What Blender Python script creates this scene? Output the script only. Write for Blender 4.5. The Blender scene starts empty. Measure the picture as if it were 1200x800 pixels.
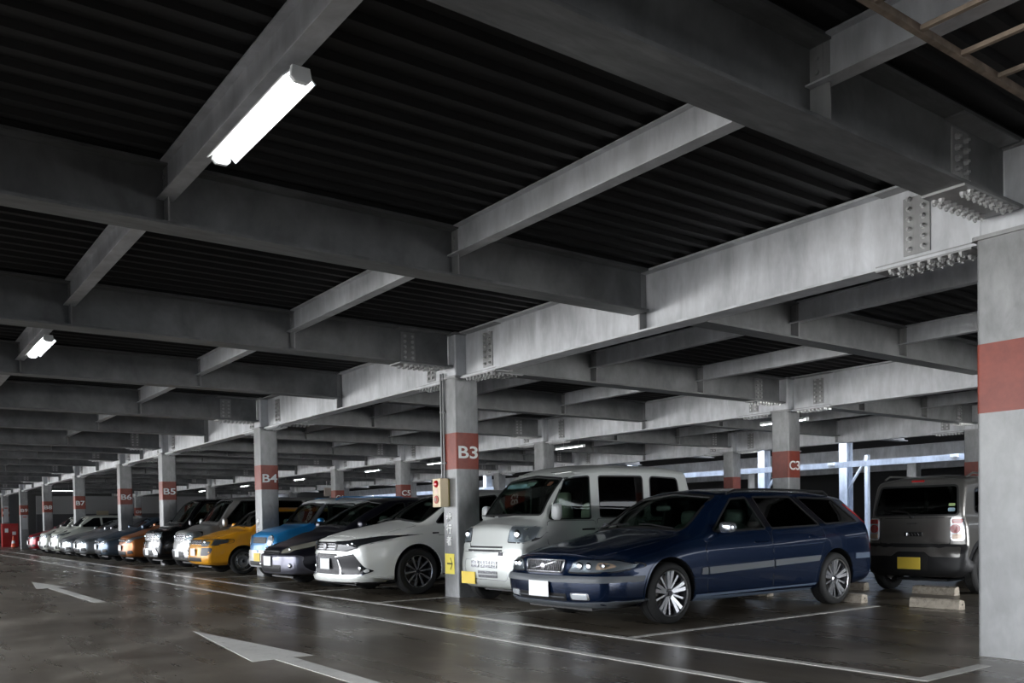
import bpy, bmesh, math, random
from math import sin, cos, pi, radians, sqrt
from mathutils import Vector, Matrix
from mathutils.bvhtree import BVHTree
from mathutils.geometry import delaunay_2d_cdt
random.seed(7)
SC = bpy.context.scene
COL = SC.collection

# ------------------------------------------------------------------ materials
def new_mat(name):
    m = bpy.data.materials.new(name); m.use_nodes = True
    nt = m.node_tree; b = nt.nodes['Principled BSDF']
    return m, nt, b
def simple(name, col, rough=.5, metal=0, spec=.5, coat=0, emit=None, estr=0, trans=0, ior=1.45, alpha=1):
    m, nt, b = new_mat(name)
    b.inputs['Base Color'].default_value = (*col, 1)
    b.inputs['Roughness'].default_value = rough
    b.inputs['Metallic'].default_value = metal
    b.inputs['Specular IOR Level'].default_value = spec
    b.inputs['Coat Weight'].default_value = coat
    b.inputs['Coat Roughness'].default_value = .03
    b.inputs['Transmission Weight'].default_value = trans
    b.inputs['IOR'].default_value = ior
    if emit:
        b.inputs['Emission Color'].default_value = (*emit, 1)
        b.inputs['Emission Strength'].default_value = estr
    return m
def coords(nt, scale, kind='Object'):
    tc = nt.nodes.new('ShaderNodeTexCoord'); mp = nt.nodes.new('ShaderNodeMapping')
    mp.inputs['Scale'].default_value = scale
    nt.links.new(tc.outputs[kind], mp.inputs['Vector'])
    return mp.outputs['Vector']
def world_coords(nt, scale):
    g = nt.nodes.new('ShaderNodeNewGeometry'); mp = nt.nodes.new('ShaderNodeMapping')
    mp.inputs['Scale'].default_value = scale
    nt.links.new(g.outputs['Position'], mp.inputs['Vector'])
    return mp.outputs['Vector']
def noise(nt, vec, scale, detail=4, rough=.55, dist=0):
    n = nt.nodes.new('ShaderNodeTexNoise'); nt.links.new(vec, n.inputs['Vector'])
    n.inputs['Scale'].default_value = scale; n.inputs['Detail'].default_value = detail
    n.inputs['Roughness'].default_value = rough; n.inputs['Distortion'].default_value = dist
    return n.outputs['Fac']
def ramp(nt, fac, stops):
    r = nt.nodes.new('ShaderNodeValToRGB'); nt.links.new(fac, r.inputs['Fac'])
    e = r.color_ramp.elements
    while len(e) < len(stops): e.new(.5)
    for i, (p, c) in enumerate(stops):
        e[i].position = p; e[i].color = (*c, 1) if len(c) == 3 else c
    return r.outputs['Color']
def mixc(nt, fac, a, b, mode='MIX'):
    m = nt.nodes.new('ShaderNodeMix'); m.data_type = 'RGBA'; m.blend_type = mode
    if isinstance(fac, (int, float)): m.inputs['Factor'].default_value = fac
    else: nt.links.new(fac, m.inputs['Factor'])
    for s, v in (('A', a), ('B', b)):
        if isinstance(v, tuple): m.inputs[s + ''].default_value = v if False else m.inputs[s].default_value
        i = [k for k in m.inputs if k.name == s and k.type == 'RGBA'][0]
        if isinstance(v, tuple): i.default_value = (*v, 1)
        else: nt.links.new(v, i)
    return [o for o in m.outputs if o.type == 'RGBA'][0]
def bump(nt, b, h, strength, dist=.01):
    n = nt.nodes.new('ShaderNodeBump'); n.inputs['Strength'].default_value = strength
    n.inputs['Distance'].default_value = dist
    nt.links.new(h, n.inputs['Height']); nt.links.new(n.outputs['Normal'], b.inputs['Normal'])
def steel(name, base, rough=.5, metal=.25, var=.22, streak=(1, 1, .25), warm=1.0):
    m, nt, b = new_mat(name)
    v = world_coords(nt, streak)
    n1 = noise(nt, v, 5.0, 6, .65, .3)
    v2 = world_coords(nt, (1, 1, 1))
    n2 = noise(nt, v2, 1.1, 4, .6)
    c = lambda k: (base[0]*k, base[1]*k, base[2]*k)
    c1 = ramp(nt, n1, [(.3, c(1-var)), (.7, c(1+var))])
    c2 = ramp(nt, n2, [(.35, (.78, .78, .78)), (.65, (1.06, 1.06, 1.06))])
    nt.links.new(mixc(nt, 1.0, c1, c2, 'MULTIPLY'), b.inputs['Base Color'])
    r = nt.nodes.new('ShaderNodeMapRange'); nt.links.new(n1, r.inputs['Value'])
    r.inputs['To Min'].default_value = rough-.1; r.inputs['To Max'].default_value = rough+.12
    nt.links.new(r.outputs['Result'], b.inputs['Roughness'])
    b.inputs['Metallic'].default_value = metal
    bump(nt, b, n1, .12, .004)
    return m
M = {}
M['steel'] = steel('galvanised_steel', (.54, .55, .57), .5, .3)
M['steel_shaded'] = steel('galvanised_steel_shaded', (.18, .184, .187), .5, .3, .3, (3.2, .55, .4))  # darker copy of the girder steel; cross-beam shade put into the colour
M['steel_col'] = steel('galvanised_column', (.25, .253, .255), .42, .3, .22, (1.6, 1.6, .7))  # same steel as the girders, darkened to offset strong light on the columns
M['joint'] = steel('joint_steel', (.30, .30, .30), .5, .4)
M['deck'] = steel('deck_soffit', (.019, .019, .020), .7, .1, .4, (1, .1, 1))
M['bolt'] = simple('bolt_zinc', (.5, .5, .5), .35, .7)
M['rust'] = steel('rusty_steel', (.22, .17, .13), .8, .1, .5, (1, 1, 1))
def red_paint():
    m, nt, b = new_mat('red_band_paint')
    v = world_coords(nt, (1, 1, 1)); n = noise(nt, v, 7, 6, .7)
    nt.links.new(ramp(nt, n, [(.3, (.17, .024, .011)), (.72, (.25, .042, .021))]), b.inputs['Base Color'])
    b.inputs['Roughness'].default_value = .45
    return m
M['red'] = red_paint()
M['white_paint'] = simple('white_paint', (.8, .8, .78), .5)
M['black'] = simple('black_plastic', (.012, .012, .013), .45)
M['rubber'] = simple('tyre_rubber', (.018, .018, .018), .7)
M['chrome'] = simple('chrome', (.62, .62, .64), .26, 1)
M['alloy'] = simple('alloy', (.62, .63, .65), .22, .9)
M['darkalloy'] = simple('dark_alloy', (.04, .04, .045), .3, .7)
M['plate_w'] = simple('plate_white', (.85, .86, .85), .45)
M['plate_y'] = simple('plate_yellow', (.85, .62, .08), .45)
M['sign_y'] = simple('sign_yellow', (.85, .72, .12), .5)
M['lens'] = simple('headlamp_lens', (.62, .66, .7), .08, .35, .8, 1)
M['reflector'] = simple('headlamp_reflector', (.85, .86, .88), .15, 1)
M['amber'] = simple('amber_lens', (.60, .42, .30), .12, .1, .7, 1)
M['redlens'] = simple('red_lens', (.45, .012, .015), .1, 0, .7, 1)
M['interior'] = simple('cabin_dark', (.018, .018, .019), .8)
M['seat'] = simple('seat_grey', (.10, .11, .10), .7)
M['seat_beige'] = simple('seat_beige', (.32, .30, .25), .75)
M['seat_leather'] = simple('seat_leather', (.06, .065, .065), .45)
M['concrete'] = None
def glassmat(name, tint, rough=.0, mixf=.75):
    # thin automotive glass: glossy reflection over a tinted see-through layer
    m = bpy.data.materials.new(name); m.use_nodes = True; nt = m.node_tree; nt.nodes.clear()
    out = nt.nodes.new('ShaderNodeOutputMaterial'); t = nt.nodes.new('ShaderNodeBsdfTransparent')
    t.inputs['Color'].default_value = (*tint, 1)
    g = nt.nodes.new('ShaderNodeBsdfGlossy'); g.inputs['Roughness'].default_value = .02
    lw = nt.nodes.new('ShaderNodeLayerWeight'); lw.inputs['Blend'].default_value = .5
    pw = nt.nodes.new('ShaderNodeMath'); pw.operation = 'POWER'; pw.inputs[1].default_value = 4.5
    nt.links.new(lw.outputs['Facing'], pw.inputs[0])
    f = nt.nodes.new('ShaderNodeMath'); f.operation = 'MULTIPLY_ADD'; f.inputs[1].default_value = .75; f.inputs[2].default_value = .035
    nt.links.new(pw.outputs[0], f.inputs[0])
    mx = nt.nodes.new('ShaderNodeMixShader')
    nt.links.new(f.outputs[0], mx.inputs[0]); nt.links.new(t.outputs[0], mx.inputs[1]); nt.links.new(g.outputs[0], mx.inputs[2])
    nt.links.new(mx.outputs[0], out.inputs['Surface'])
    return m
M['glass'] = glassmat('car_glass', (.62, .70, .66))
M['lamp_glass'] = glassmat('lamp_glass', (.93, .95, .96))
M['cell'] = simple('lamp_cell', (.30, .32, .34), .3, .75)
M['glass_dark'] = glassmat('privacy_glass', (.10, .11, .115))
M['glass_opaque'] = simple('dark_window', (.008, .009, .010), .04, 0, .6)
M['tube'] = simple('lamp_tube', (.9, .9, .9), .5, emit=(.93, .97, 1.0), estr=26)
M['lamp_body'] = simple('lamp_body', (.85, .86, .86), .4, emit=(.93, .97, 1.0), estr=0)

def paint(name, col, metal=.35, rough=.32, flake=True):
    m = simple(name, col, rough, metal, .35, .45)
    return m

# ------------------------------------------------------------------ mesh helpers
class MB:
    def __init__(s): s.v = []; s.f = []; s.mi = []
    def add(s, vs, fs, mi=0):
        n = len(s.v); s.v += [tuple(v) for v in vs]
        for f in fs: s.f.append([i+n for i in f]); s.mi.append(mi)
        return s
    def box(s, x0, x1, y0, y1, z0, z1, mi=0):
        if x0 > x1: x0, x1 = x1, x0
        if y0 > y1: y0, y1 = y1, y0
        if z0 > z1: z0, z1 = z1, z0
        return s.add([(x0,y0,z0),(x1,y0,z0),(x1,y1,z0),(x0,y1,z0),(x0,y0,z1),(x1,y0,z1),(x1,y1,z1),(x0,y1,z1)],
              [(0,3,2,1),(4,5,6,7),(0,1,5,4),(1,2,6,5),(2,3,7,6),(3,0,4,7)], mi)
    def prism(s, poly, a, b, axis='x', mi=0, flip=False):
        # poly in the two other axes (in cyclic-free order: x->(y,z), y->(x,z), z->(x,y)); extruded from a to b
        def P(u, v, t): return {'x': (t,u,v), 'y': (u,t,v), 'z': (u,v,t)}[axis]
        n = len(poly); ar = sum(poly[i][0]*poly[(i+1)%n][1]-poly[(i+1)%n][0]*poly[i][1] for i in range(n))
        if (ar < 0): poly = poly[::-1]
        if a > b: a, b = b, a
        vs = [P(u, v, a) for u, v in poly]+[P(u, v, b) for u, v in poly]
        side = [(i, (i+1)%n, (i+1)%n+n, i+n) for i in range(n)]
        fs = [tuple(range(n))[::-1], tuple(range(n, 2*n))]+side
        if axis == 'y': fs = [f[::-1] for f in fs]
        return s.add(vs, fs, mi)
    def tube(s, pts, r, n=10, mi=0, cap=True):
        pts = [Vector(p) for p in pts]; rings = []
        for i, p in enumerate(pts):
            d = (pts[min(i+1, len(pts)-1)]-pts[max(i-1, 0)]).normalized()
            up = Vector((0,0,1)) if abs(d.z) < .9 else Vector((1,0,0))
            a = d.cross(up).normalized(); b = d.cross(a)
            rr = r[i] if isinstance(r, (list, tuple)) else r
            rings.append([p+a*rr*cos(2*pi*k/n)+b*rr*sin(2*pi*k/n) for k in range(n)])
        vs = [v for q in rings for v in q]; fs = []
        for i in range(len(pts)-1):
            for k in range(n):
                fs.append((i*n+k, i*n+(k+1)%n, (i+1)*n+(k+1)%n, (i+1)*n+k))
        if cap:
            fs.append(tuple(range(n))[::-1]); fs.append(tuple(range((len(pts)-1)*n, len(pts)*n)))
        return s.add(vs, fs, mi)
    def lathe(s, prof, c=(0,0,0), axis='x', n=32, mi=0, cap=True):
        # prof: list of (radius, t) along axis
        vs = []; fs = []
        for r, t in prof:
            for k in range(n):
                a = 2*pi*k/n
                if axis == 'x': vs.append((c[0]+t, c[1]+r*cos(a), c[2]+r*sin(a)))
                elif axis == 'y': vs.append((c[0]+r*cos(a), c[1]+t, c[2]+r*sin(a)))
                else: vs.append((c[0]+r*cos(a), c[1]+r*sin(a), c[2]+t))
        for i in range(len(prof)-1):
            for k in range(n): fs.append((i*n+k, i*n+(k+1)%n, (i+1)*n+(k+1)%n, (i+1)*n+k))
        if cap: fs.append(tuple(range(n))[::-1]); fs.append(tuple(range((len(prof)-1)*n, len(prof)*n)))
        return s.add(vs, fs, mi)
    def ball(s, c, rx, ry, rz, nu=16, nv=10, mi=0, p=1.0):
        vs = []; fs = []
        for j in range(nv+1):
            t = pi*j/nv
            for i in range(nu):
                a = 2*pi*i/nu
                sg = lambda q: math.copysign(abs(q)**p, q)
                vs.append((c[0]+rx*sg(sin(t))*sg(cos(a)), c[1]+ry*sg(sin(t))*sg(sin(a)), c[2]+rz*sg(cos(t))))
        for j in range(nv):
            for i in range(nu): fs.append((j*nu+i, (j+1)*nu+i, (j+1)*nu+(i+1)%nu, j*nu+(i+1)%nu))
        return s.add(vs, fs, mi)
    def mesh(s, name, mats, smooth=False, bevel=0, fixn=False, angle=35):
        me = bpy.data.meshes.new(name); me.from_pydata(s.v, [], s.f)
        for m in (mats if isinstance(mats, (list, tuple)) else [mats]): me.materials.append(m)
        me.polygons.foreach_set('material_index', s.mi)
        if bevel or fixn:
            bm = bmesh.new(); bm.from_mesh(me)
            if fixn:
                bmesh.ops.remove_doubles(bm, verts=bm.verts, dist=1e-5)
                bmesh.ops.recalc_face_normals(bm, faces=bm.faces)
            if bevel:
                bmesh.ops.bevel(bm, geom=[e for e in bm.edges if len(e.link_faces) == 2 and e.calc_face_angle(0) > .6], offset=bevel, segments=2, affect='EDGES', profile=.5)
            bm.to_mesh(me); bm.free()
        if smooth:
            me.polygons.foreach_set('use_smooth', [True]*len(me.polygons))
            me.set_sharp_from_angle(angle=radians(angle))
        me.update(); return me
    def build(s, name, mats, parent=None, **k):
        return link(name, s.mesh(name, mats, **k), parent)
def link(name, me, parent=None):
    o = bpy.data.objects.new(name, me); COL.objects.link(o)
    if parent: o.parent = parent
    return o
def tag(o, label=None, cat=None, group=None, kind=None):
    if label: o['label'] = label
    if cat: o['category'] = cat
    if group: o['group'] = group
    if kind: o['kind'] = kind
    return o
def empty(name, loc=(0,0,0), rz=0):
    o = bpy.data.objects.new(name, None); COL.objects.link(o); o.location = loc; o.rotation_euler.z = rz
    o.empty_display_size = .2
    return o
def copy_tree(o, kids, parent=None):
    c = o.copy(); COL.objects.link(c); c.parent = parent
    for ch in kids.get(o, []): copy_tree(ch, kids, c)
    return c
def kidmap():
    k = {}
    for o in bpy.data.objects:
        if o.parent: k.setdefault(o.parent, []).append(o)
    return k

# ------------------------------------------------------------------ camera (solved from the photograph's vanishing points)
CAM_F, YAW, PITCH, ROLL, CAM_H, CY = 1025.5664, .6373, -.0228, -.0166, 1.1125, 633.26
def make_camera():
    c, s = cos(YAW), sin(YAW)
    F = Vector((-c, s, 0)); R = Vector((s, c, 0)); U = Vector((0, 0, 1))
    F2 = F*cos(PITCH)+U*sin(PITCH); U2 = U*cos(PITCH)-F*sin(PITCH)
    R3 = R*cos(ROLL)+U2*sin(ROLL); U3 = U2*cos(ROLL)-R*sin(ROLL)
    cd = bpy.data.cameras.new('camera'); cam = bpy.data.objects.new('camera', cd); COL.objects.link(cam)
    m = Matrix((R3, U3, -F2)).transposed().to_4x4(); m.translation = (0, 0, CAM_H)
    cam.matrix_world = m
    cd.sensor_fit = 'HORIZONTAL'; cd.sensor_width = 36; cd.lens = CAM_F*36/1200
    cd.shift_y = (CY-400)/1200; cd.clip_end = 500
    SC.camera = cam
make_camera()

# ------------------------------------------------------------------ the setting
S = 7.8; X2 = -3.12                    # bay length and the x of the column nearest the camera
def cx(k): return X2-S*(k-2)+(2.6 if k >= 6 else 0)    # the bay left of column line 5 is only two cars wide
def xk(k2): return cx(k2//2+2) if k2 % 2 == 0 else (cx(k2//2+2)+cx(k2//2+3))/2
ROW = {'A': -.69, 'B': 7.16, 'C': 15.0, 'D': 22.85}
ZG, ZV, ZI, ZS, ZT, ZD = 3.20, 3.36, 3.40, 3.61, 3.87, 3.88
XR, XL = 8.6, -73.0                    # building limits along the rows
YF, YB = -5.9, 26.4

def floor_mat():
    m, nt, b = new_mat('parking_floor')
    v = world_coords(nt, (1, 1, 1))
    n1 = noise(nt, v, .5, 6, .62, .5); n2 = noise(nt, v, 3.2, 8, .7, .2); n3 = noise(nt, world_coords(nt, (.25, 1.6, 1)), 1.6, 5, .6)
    c = ramp(nt, n1, [(.30, (.060, .048, .035)), (.5, (.108, .092, .071)), (.66, (.23, .208, .172))])
    c = mixc(nt, .35, c, ramp(nt, n2, [(.3, (.62, .62, .62)), (.7, (1.25, 1.25, 1.25))]), 'MULTIPLY')
    c = mixc(nt, .5, c, ramp(nt, n3, [(.35, (.65, .64, .62)), (.7, (1.25, 1.25, 1.25))]), 'MULTIPLY')
    nt.links.new(c, b.inputs['Base Color'])
    r = nt.nodes.new('ShaderNodeMapRange'); nt.links.new(n3, r.inputs['Value'])
    r.inputs['From Min'].default_value = .3; r.inputs['From Max'].default_value = .7
    r.inputs['To Min'].default_value = .24; r.inputs['To Max'].default_value = .34
    nt.links.new(r.outputs['Result'], b.inputs['Roughness'])
    b.inputs['Specular IOR Level'].default_value = .4
    nb = noise(nt, world_coords(nt, (1, 1, 1)), 6, 4, .5)
    bump(nt, b, nb, .05, .01)
    return m
M['floor'] = floor_mat()
mb = MB(); mb.box(XL, XR+12, YF, 52, -.3, 0)
tag(mb.build('floor', M['floor']), kind='structure')

# ribbed steel deck overhead: one profile repeated across x, ribs running along y
def deck(x0, x1, y0, y1, name):
    mb = MB(); prof = []; x = x0; p = .23
    while x < x1:
        prof += [(x, ZD), (x+.045, ZD), (x+.06, ZD+.05), (x+.20, ZD+.05), (x+.215, ZD)]
        x += p
    n = len(prof)
    vs = [(a, y0, z) for a, z in prof]+[(a, y1, z) for a, z in prof]
    fs = [(i, i+1, i+1+n, i+n) for i in range(n-1)]
    mb.add(vs, fs); mb.box(x0, x1, y0, y1, ZD+.07, ZD+.25)
    return tag(mb.build(name, M['deck']), kind='structure')
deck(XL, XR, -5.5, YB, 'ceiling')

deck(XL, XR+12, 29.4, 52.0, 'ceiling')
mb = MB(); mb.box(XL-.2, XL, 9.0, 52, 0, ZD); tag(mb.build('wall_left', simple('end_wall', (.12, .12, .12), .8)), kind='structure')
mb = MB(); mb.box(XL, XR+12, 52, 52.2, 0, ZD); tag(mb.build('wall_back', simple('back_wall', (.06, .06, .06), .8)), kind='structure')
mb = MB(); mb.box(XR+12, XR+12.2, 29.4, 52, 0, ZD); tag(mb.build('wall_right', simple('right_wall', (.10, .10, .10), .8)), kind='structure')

mb = MB(); mb.box(XR, XR+.2, YF, 8.0, 0, ZD); tag(mb.build('wall_right', simple('light_block_wall', (.08, .08, .08), .8)), kind='structure')  # unseen wall added to keep light from the right out of the aisle
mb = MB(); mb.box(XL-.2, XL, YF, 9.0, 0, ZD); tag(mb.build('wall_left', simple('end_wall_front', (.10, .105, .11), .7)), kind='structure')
# ------------------------------------------------------------------ steel frame
def ibeam(axis, a, b, c, z0, z1, bw, tf, tw):
    """I-section from a to b along axis, web centred on c"""
    mb = MB()
    def bx(u0, u1, w0, w1, q0, q1):
        if axis == 'x': mb.box(u0, u1, c+w0, c+w1, q0, q1)
        else: mb.box(c+w0, c+w1, u0, u1, q0, q1)
    bx(a, b, -bw/2, bw/2, z0, z0+tf)
    bx(a, b, -tw/2, tw/2, z0+tf, z1-tf)
    bx(a, b, -bw/2, bw/2, z1-tf, z1)
    return mb
_bolt = {}
def bolt_mesh(axis):
    if axis not in _bolt:
        mb = MB(); h = .022
        mb.lathe([(.024, 0), (.024, .004)], axis=axis, n=12)
        mb.lathe([(.021, .004), (.021, h), (.017, h+.003)], axis=axis, n=6)
        mb.lathe([(.011, h), (.011, h+.016)], axis=axis, n=8)
        _bolt[axis] = mb.mesh('bolt', M['bolt'])
    return _bolt[axis]
def bolt(parent, p, axis, sgn):
    o = link('bolt', bolt_mesh(axis), parent); o.location = p
    if sgn < 0: o.rotation_euler = {'x': (0, 0, pi), 'y': (0, 0, pi), 'z': (pi, 0, 0)}[axis]
def bolts_into(mb, p, axis, sgn, r=.022, h=.03):
    x, y, z = p
    mb.lathe([(r, 0), (r, sgn*h)], c=p, axis=axis, n=6)

def girder_x(row, k):
    """main girder of a row from column k+1 (left) to column k (right)"""
    y = ROW[row]; xa, xb = cx(k+1)+.2, cx(k)-.2; xm = (xa+xb)/2
    near = row == 'B' and k in (2,)
    o = ibeam('x', xa, xb, y, ZG, ZT, .24, .022, .014).build('steel_girder', M['steel'], bevel=0)
    st = MB()
    for s in (-1, 1): st.box(xm-.045, xm+.045-.07, y+s*.007, y+s*.115, ZG+.022, ZT-.022)
    st.build('stiffener_plate', M['joint'], o)
    for xc, sg in ((xa-.2, 1), (xb+.2, -1)):
        if xc > 3: continue
        for s in (-1, 1):
            pl = MB(); q = xc+sg*.77; pl.box(q-.115, q+.115, y+s*.007, y+s*.019, ZG+.09, ZT-.10)
            po = pl.build('web_splice_plate', M['joint'], o)
            pts = [(q+dx, y+s*.019, ZG+.14+j*.083) for dx in (-.06, .06) for j in range(6)]
            if near and s < 0:
                for p in pts: bolt(po, p, 'y', s)
            else:
                bm_ = MB()
                for p in pts: bolts_into(bm_, p, 'y', s)
                tag(bm_.build('bolt_rows', M['bolt'], po), kind='stuff')
        pl = MB(); q0, q1 = sorted((xc+sg*.27, xc+sg*1.08)); pl.box(q0, q1, y-.12, y+.12, ZG-.016, ZG)
        for s in (-1, 1): pl.box(q0, q1, y+s*.03, y+s*.118, ZG+.022, ZG+.034)
        po = pl.build('flange_splice_plate', M['joint'], o)
        pts = [(xc+sg*(.36+i*.085), y+dy, ZG-.016) for dy in (-.095, -.05, .05, .095) for i in range(8)]
        if near:
            for p in pts: bolt(po, p, 'z', -1)
        else:
            bm_ = MB()
            for p in pts: bolts_into(bm_, p, 'z', -1)
            tag(bm_.build('bolt_rows', M['bolt'], po), kind='stuff')
        pl = MB(); pl.box(q0, q1, y-.13, y+.13, ZT-.002-.03, ZT-.022)
        pl.build('top_splice_plate', M['joint'], o)
    A, B = '%s%d' % (row, k+1), '%s%d' % (row, k)
    tag(o, 'grey steel main girder bolted between column %s and column %s' % (A, B), 'steel girder', 'main girders along the column rows')
    return o

def beam_y(k2, span, frame):
    """cross beam; k2 counts half bays; frame beams meet columns"""
    rows = 'ABCD'; r0 = rows[span]; y0 = ROW[r0]
    y1 = ROW[rows[span+1]] if span < 3 else YB
    x = xk(k2)
    z0 = ZV if frame else ZI; bw = .30 if frame else .26
    g = .2 if frame else .121
    a, b = y0+g, y1-(g if span < 3 else 0)
    o = ibeam('y', a, b, x, z0, ZT, bw, .024, .014).build('steel_cross_beam', M['steel_shaded'])
    for ys in sec_y(span):
        st = MB()
        for s in (-1, 1): st.box(x+s*.007, x+s*(bw/2-.01), ys-.006, ys+.006, z0+.024, ZT-.024)
        st.build('stiffener_plate', M['joint'], o)
    near = frame and k2 == 0
    if frame:
        for yc, sg in ((y0, 1), (y1, -1)):
            if span == 3 and sg < 0: continue
            q0, q1 = sorted((yc+sg*.27, yc+sg*1.08))
            for s in (-1, 1):
                q = yc+sg*.87; pl = MB(); pl.box(x+s*.007, x+s*.019, q-.115, q+.115, z0+.05, ZT-.06)
                po = pl.build('web_splice_plate', M['joint'], o)
                pts = [(x+s*.019, q+dy, z0+.09+j*.075) for dy in (-.06, .06) for j in range(5)]
                if near and s > 0 and sg < 0 and span == 0:
                    for p in pts: bolt(po, p, 'x', s)
                else:
                    bm_ = MB()
                    for p in pts: bolts_into(bm_, p, 'x', s)
                    tag(bm_.build('bolt_rows', M['bolt'], po), kind='stuff')
            pl = MB(); pl.box(x-.15, x+.15, q0, q1, z0-.018, z0)
            po = pl.build('flange_splice_plate', M['joint'], o)
            pts = [(x+dx, yc+sg*(.36+i*.085), z0-.018) for dx in (-.125, -.075, .075, .125) for i in range(8)]
            if near and sg < 0 and span == 0:
                for p in pts: bolt(po, p, 'z', -1)
            else:
                bm_ = MB()
                for p in pts: bolts_into(bm_, p, 'z', -1)
                tag(bm_.build('bolt_rows', M['bolt'], po), kind='stuff')
            pl = MB(); pl.box(x-.15, x+.15, q0, q1, ZT-.036, ZT-.024)
            pl.build('top_splice_plate', M['joint'], o)
    side = ['over the driving aisle in front of row B', 'between rows B and C', 'between rows C and D', 'beyond row D'][span]
    if frame: lab = 'wide grey steel cross beam %s, on column line %d' % (side, k2//2+2)
    else: lab = 'grey steel cross beam %s, midway between column lines %d and %d' % (side, k2//2+2, k2//2+3)
    tag(o, lab, 'steel beam', 'cross beams under the deck')
    return o
def sec_y(span):
    rows = 'ABCD'; y0 = ROW[rows[span]]
    y1 = ROW[rows[span+1]] if span < 3 else YB
    if span == 3: return [y0+2.6]
    return [y0+(y1-y0)/3, y0+2*(y1-y0)/3]
def joist(k2, span, j):
    x1, x0 = xk(k2), xk(k2+1); y = sec_y(span)[j]
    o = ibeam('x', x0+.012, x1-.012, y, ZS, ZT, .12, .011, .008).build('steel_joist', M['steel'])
    for xx, s in ((x0, 1), (x1, -1)):
        b = MB()
        for dz in (-.05, .03): bolts_into(b, (xx+s*.06, y-.004, (ZS+ZT)/2+dz), 'y', -1, .016, .02)
        b.box(min(xx+s*.02, xx+s*.10), max(xx+s*.02, xx+s*.10), y-.012, y-.004, ZS+.03, ZT-.03)
        b.build('end_cleat', M['joint'], o)
    side = ['over the aisle', 'between rows B and C', 'between rows C and D', 'beyond row D'][span]
    half = 'right' if k2 % 2 == 0 else 'left'
    which = '' if span == 3 else (', far from row %s' % 'BCD'[span] if j == 0 else ', nearer row %s' % 'BCD'[span])
    lab = 'steel joist %s, %s half of bay %d-%d%s' % (side, half, k2//2+2, k2//2+3, which)
    tag(o, lab, 'steel joist', 'slim joists under the deck')
    return o

NB = {'B': 9, 'C': 9, 'D': 9}
for row, n in NB.items():
    for k in range(1 if row == 'B' else 2, 2+n): 
        if row != 'B' and k < 2: continue
        girder_x(row, k)
for k in range(1, 11):
    pass
for k2 in range(0, 18):
    for sp in range(4):
        if sp > 0 and k2 > 16: continue
        beam_y(k2, sp, k2 % 2 == 0)
        if k2 < 14 or sp == 0:
            for j in range(len(sec_y(sp))): joist(k2, sp, j)
# pieces over and beside the camera: the first row of girders in front of the aisle, and the bay to the right
joist(-1, 0, 1); joist(-1, 0, 0)
beam_y(-1, 0, False)
for k in range(1, 11): girder_x('A', k)

# ------------------------------------------------------------------ columns
_fnt = {}
def text_mesh(s, size, mat, depth=.004, name='lettering', bold=0, sx=1):
    key = (s, size, bold, sx)
    if key in _fnt: return _fnt[key]
    cu = bpy.data.curves.new('t', 'FONT'); cu.body = s; cu.size = size; cu.extrude = depth; cu.offset = bold
    cu.align_x = 'CENTER'; cu.align_y = 'CENTER'; cu.resolution_u = 4
    ob = bpy.data.objects.new('t', cu); COL.objects.link(ob)
    bpy.context.view_layer.update()
    dg = bpy.context.evaluated_depsgraph_get()
    me = bpy.data.meshes.new_from_object(ob.evaluated_get(dg)); me.name = name
    bpy.data.objects.remove(ob); me.materials.clear(); me.materials.append(mat)
    if sx != 1:
        xs = [v.co.x for v in me.vertices]; k = sx/(max(xs)-min(xs)); me.transform(Matrix.Translation((-(max(xs)+min(xs))/2*k, 0, 0)) @ Matrix.Diagonal((k, 1, 1, 1)))
    _fnt[key] = me
    return me
def put_text(s, size, mat, parent, loc, face, name='lettering', bold=0, sx=1, roll=0):
    o = link(name, text_mesh(s, size, mat, name=name, bold=bold, sx=sx), parent); o.location = loc
    e = {'-y': (pi/2, 0, 0), '+x': (pi/2, 0, pi/2), '+y': (pi/2, 0, pi)}[face]
    o.rotation_euler = e
    return o
def rsq(w, r, n=5):
    pts = []
    for cx_, cy_, a0 in ((w-r, w-r, 0), (-w+r, w-r, pi/2), (-w+r, -w+r, pi), (w-r, -w+r, 3*pi/2)):
        for i in range(n+1):
            a = a0+pi/2*i/n; pts.append((cx_+r*cos(a), cy_+r*sin(a)))
    return pts
def column(row, k, full=True):
    x, y = cx(k), ROW[row]
    e = empty('steel_column', (x, y, 0))
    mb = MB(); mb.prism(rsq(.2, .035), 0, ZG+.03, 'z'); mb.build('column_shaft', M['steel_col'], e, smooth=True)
    mb = MB(); mb.prism(rsq(.185, .03), ZG+.03, ZT, 'z')
    mb.build('joint_core', M['steel'], e, smooth=True)
    mb = MB(); mb.prism(rsq(.225, .03), ZG+.005, ZG+.035, 'z'); mb.prism(rsq(.225, .03), ZT-.04, ZT-.015, 'z')
    mb.build('diaphragm_plate', M['joint'], e)
    mb = MB(); pr = rsq(.2025, .036)
    mb.prism(pr, 1.88, 2.41, 'z'); mb.build('red_band', M['red'], e, smooth=True)
    code = '%s%d' % (row, k)
    if full:
        put_text(code, .25, M['white_paint'], e, (.2035, 0, 2.115), '+x', 'column_number', .004, .335)
        if k != 2: put_text(code, .245, M['white_paint'], e, (0, .2035, 2.11), '+y', 'column_number', .004, .335)
    where = {2: 'at the right edge, nearest the camera'}.get(k, 'marked %s' % code)
    lab = 'square grey steel column with red band, %s' % where if row == 'B' else 'square grey steel column with red band, marked %s' % code if (row, k) == ('C', 3) else 'square grey steel column with red band, row %s on column line %d' % (row, k)
    tag(e, lab, 'column', 'steel columns of the car park')
    return e
cols = {}
for k in range(2, 12): cols['B', k] = column('B', k)
for k in range(1, 11): cols['A', k] = column('A', k, False)
cols['B', 1] = column('B', 1, False)
for k in range(2, 11): cols['C', k] = column('C', k)
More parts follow.
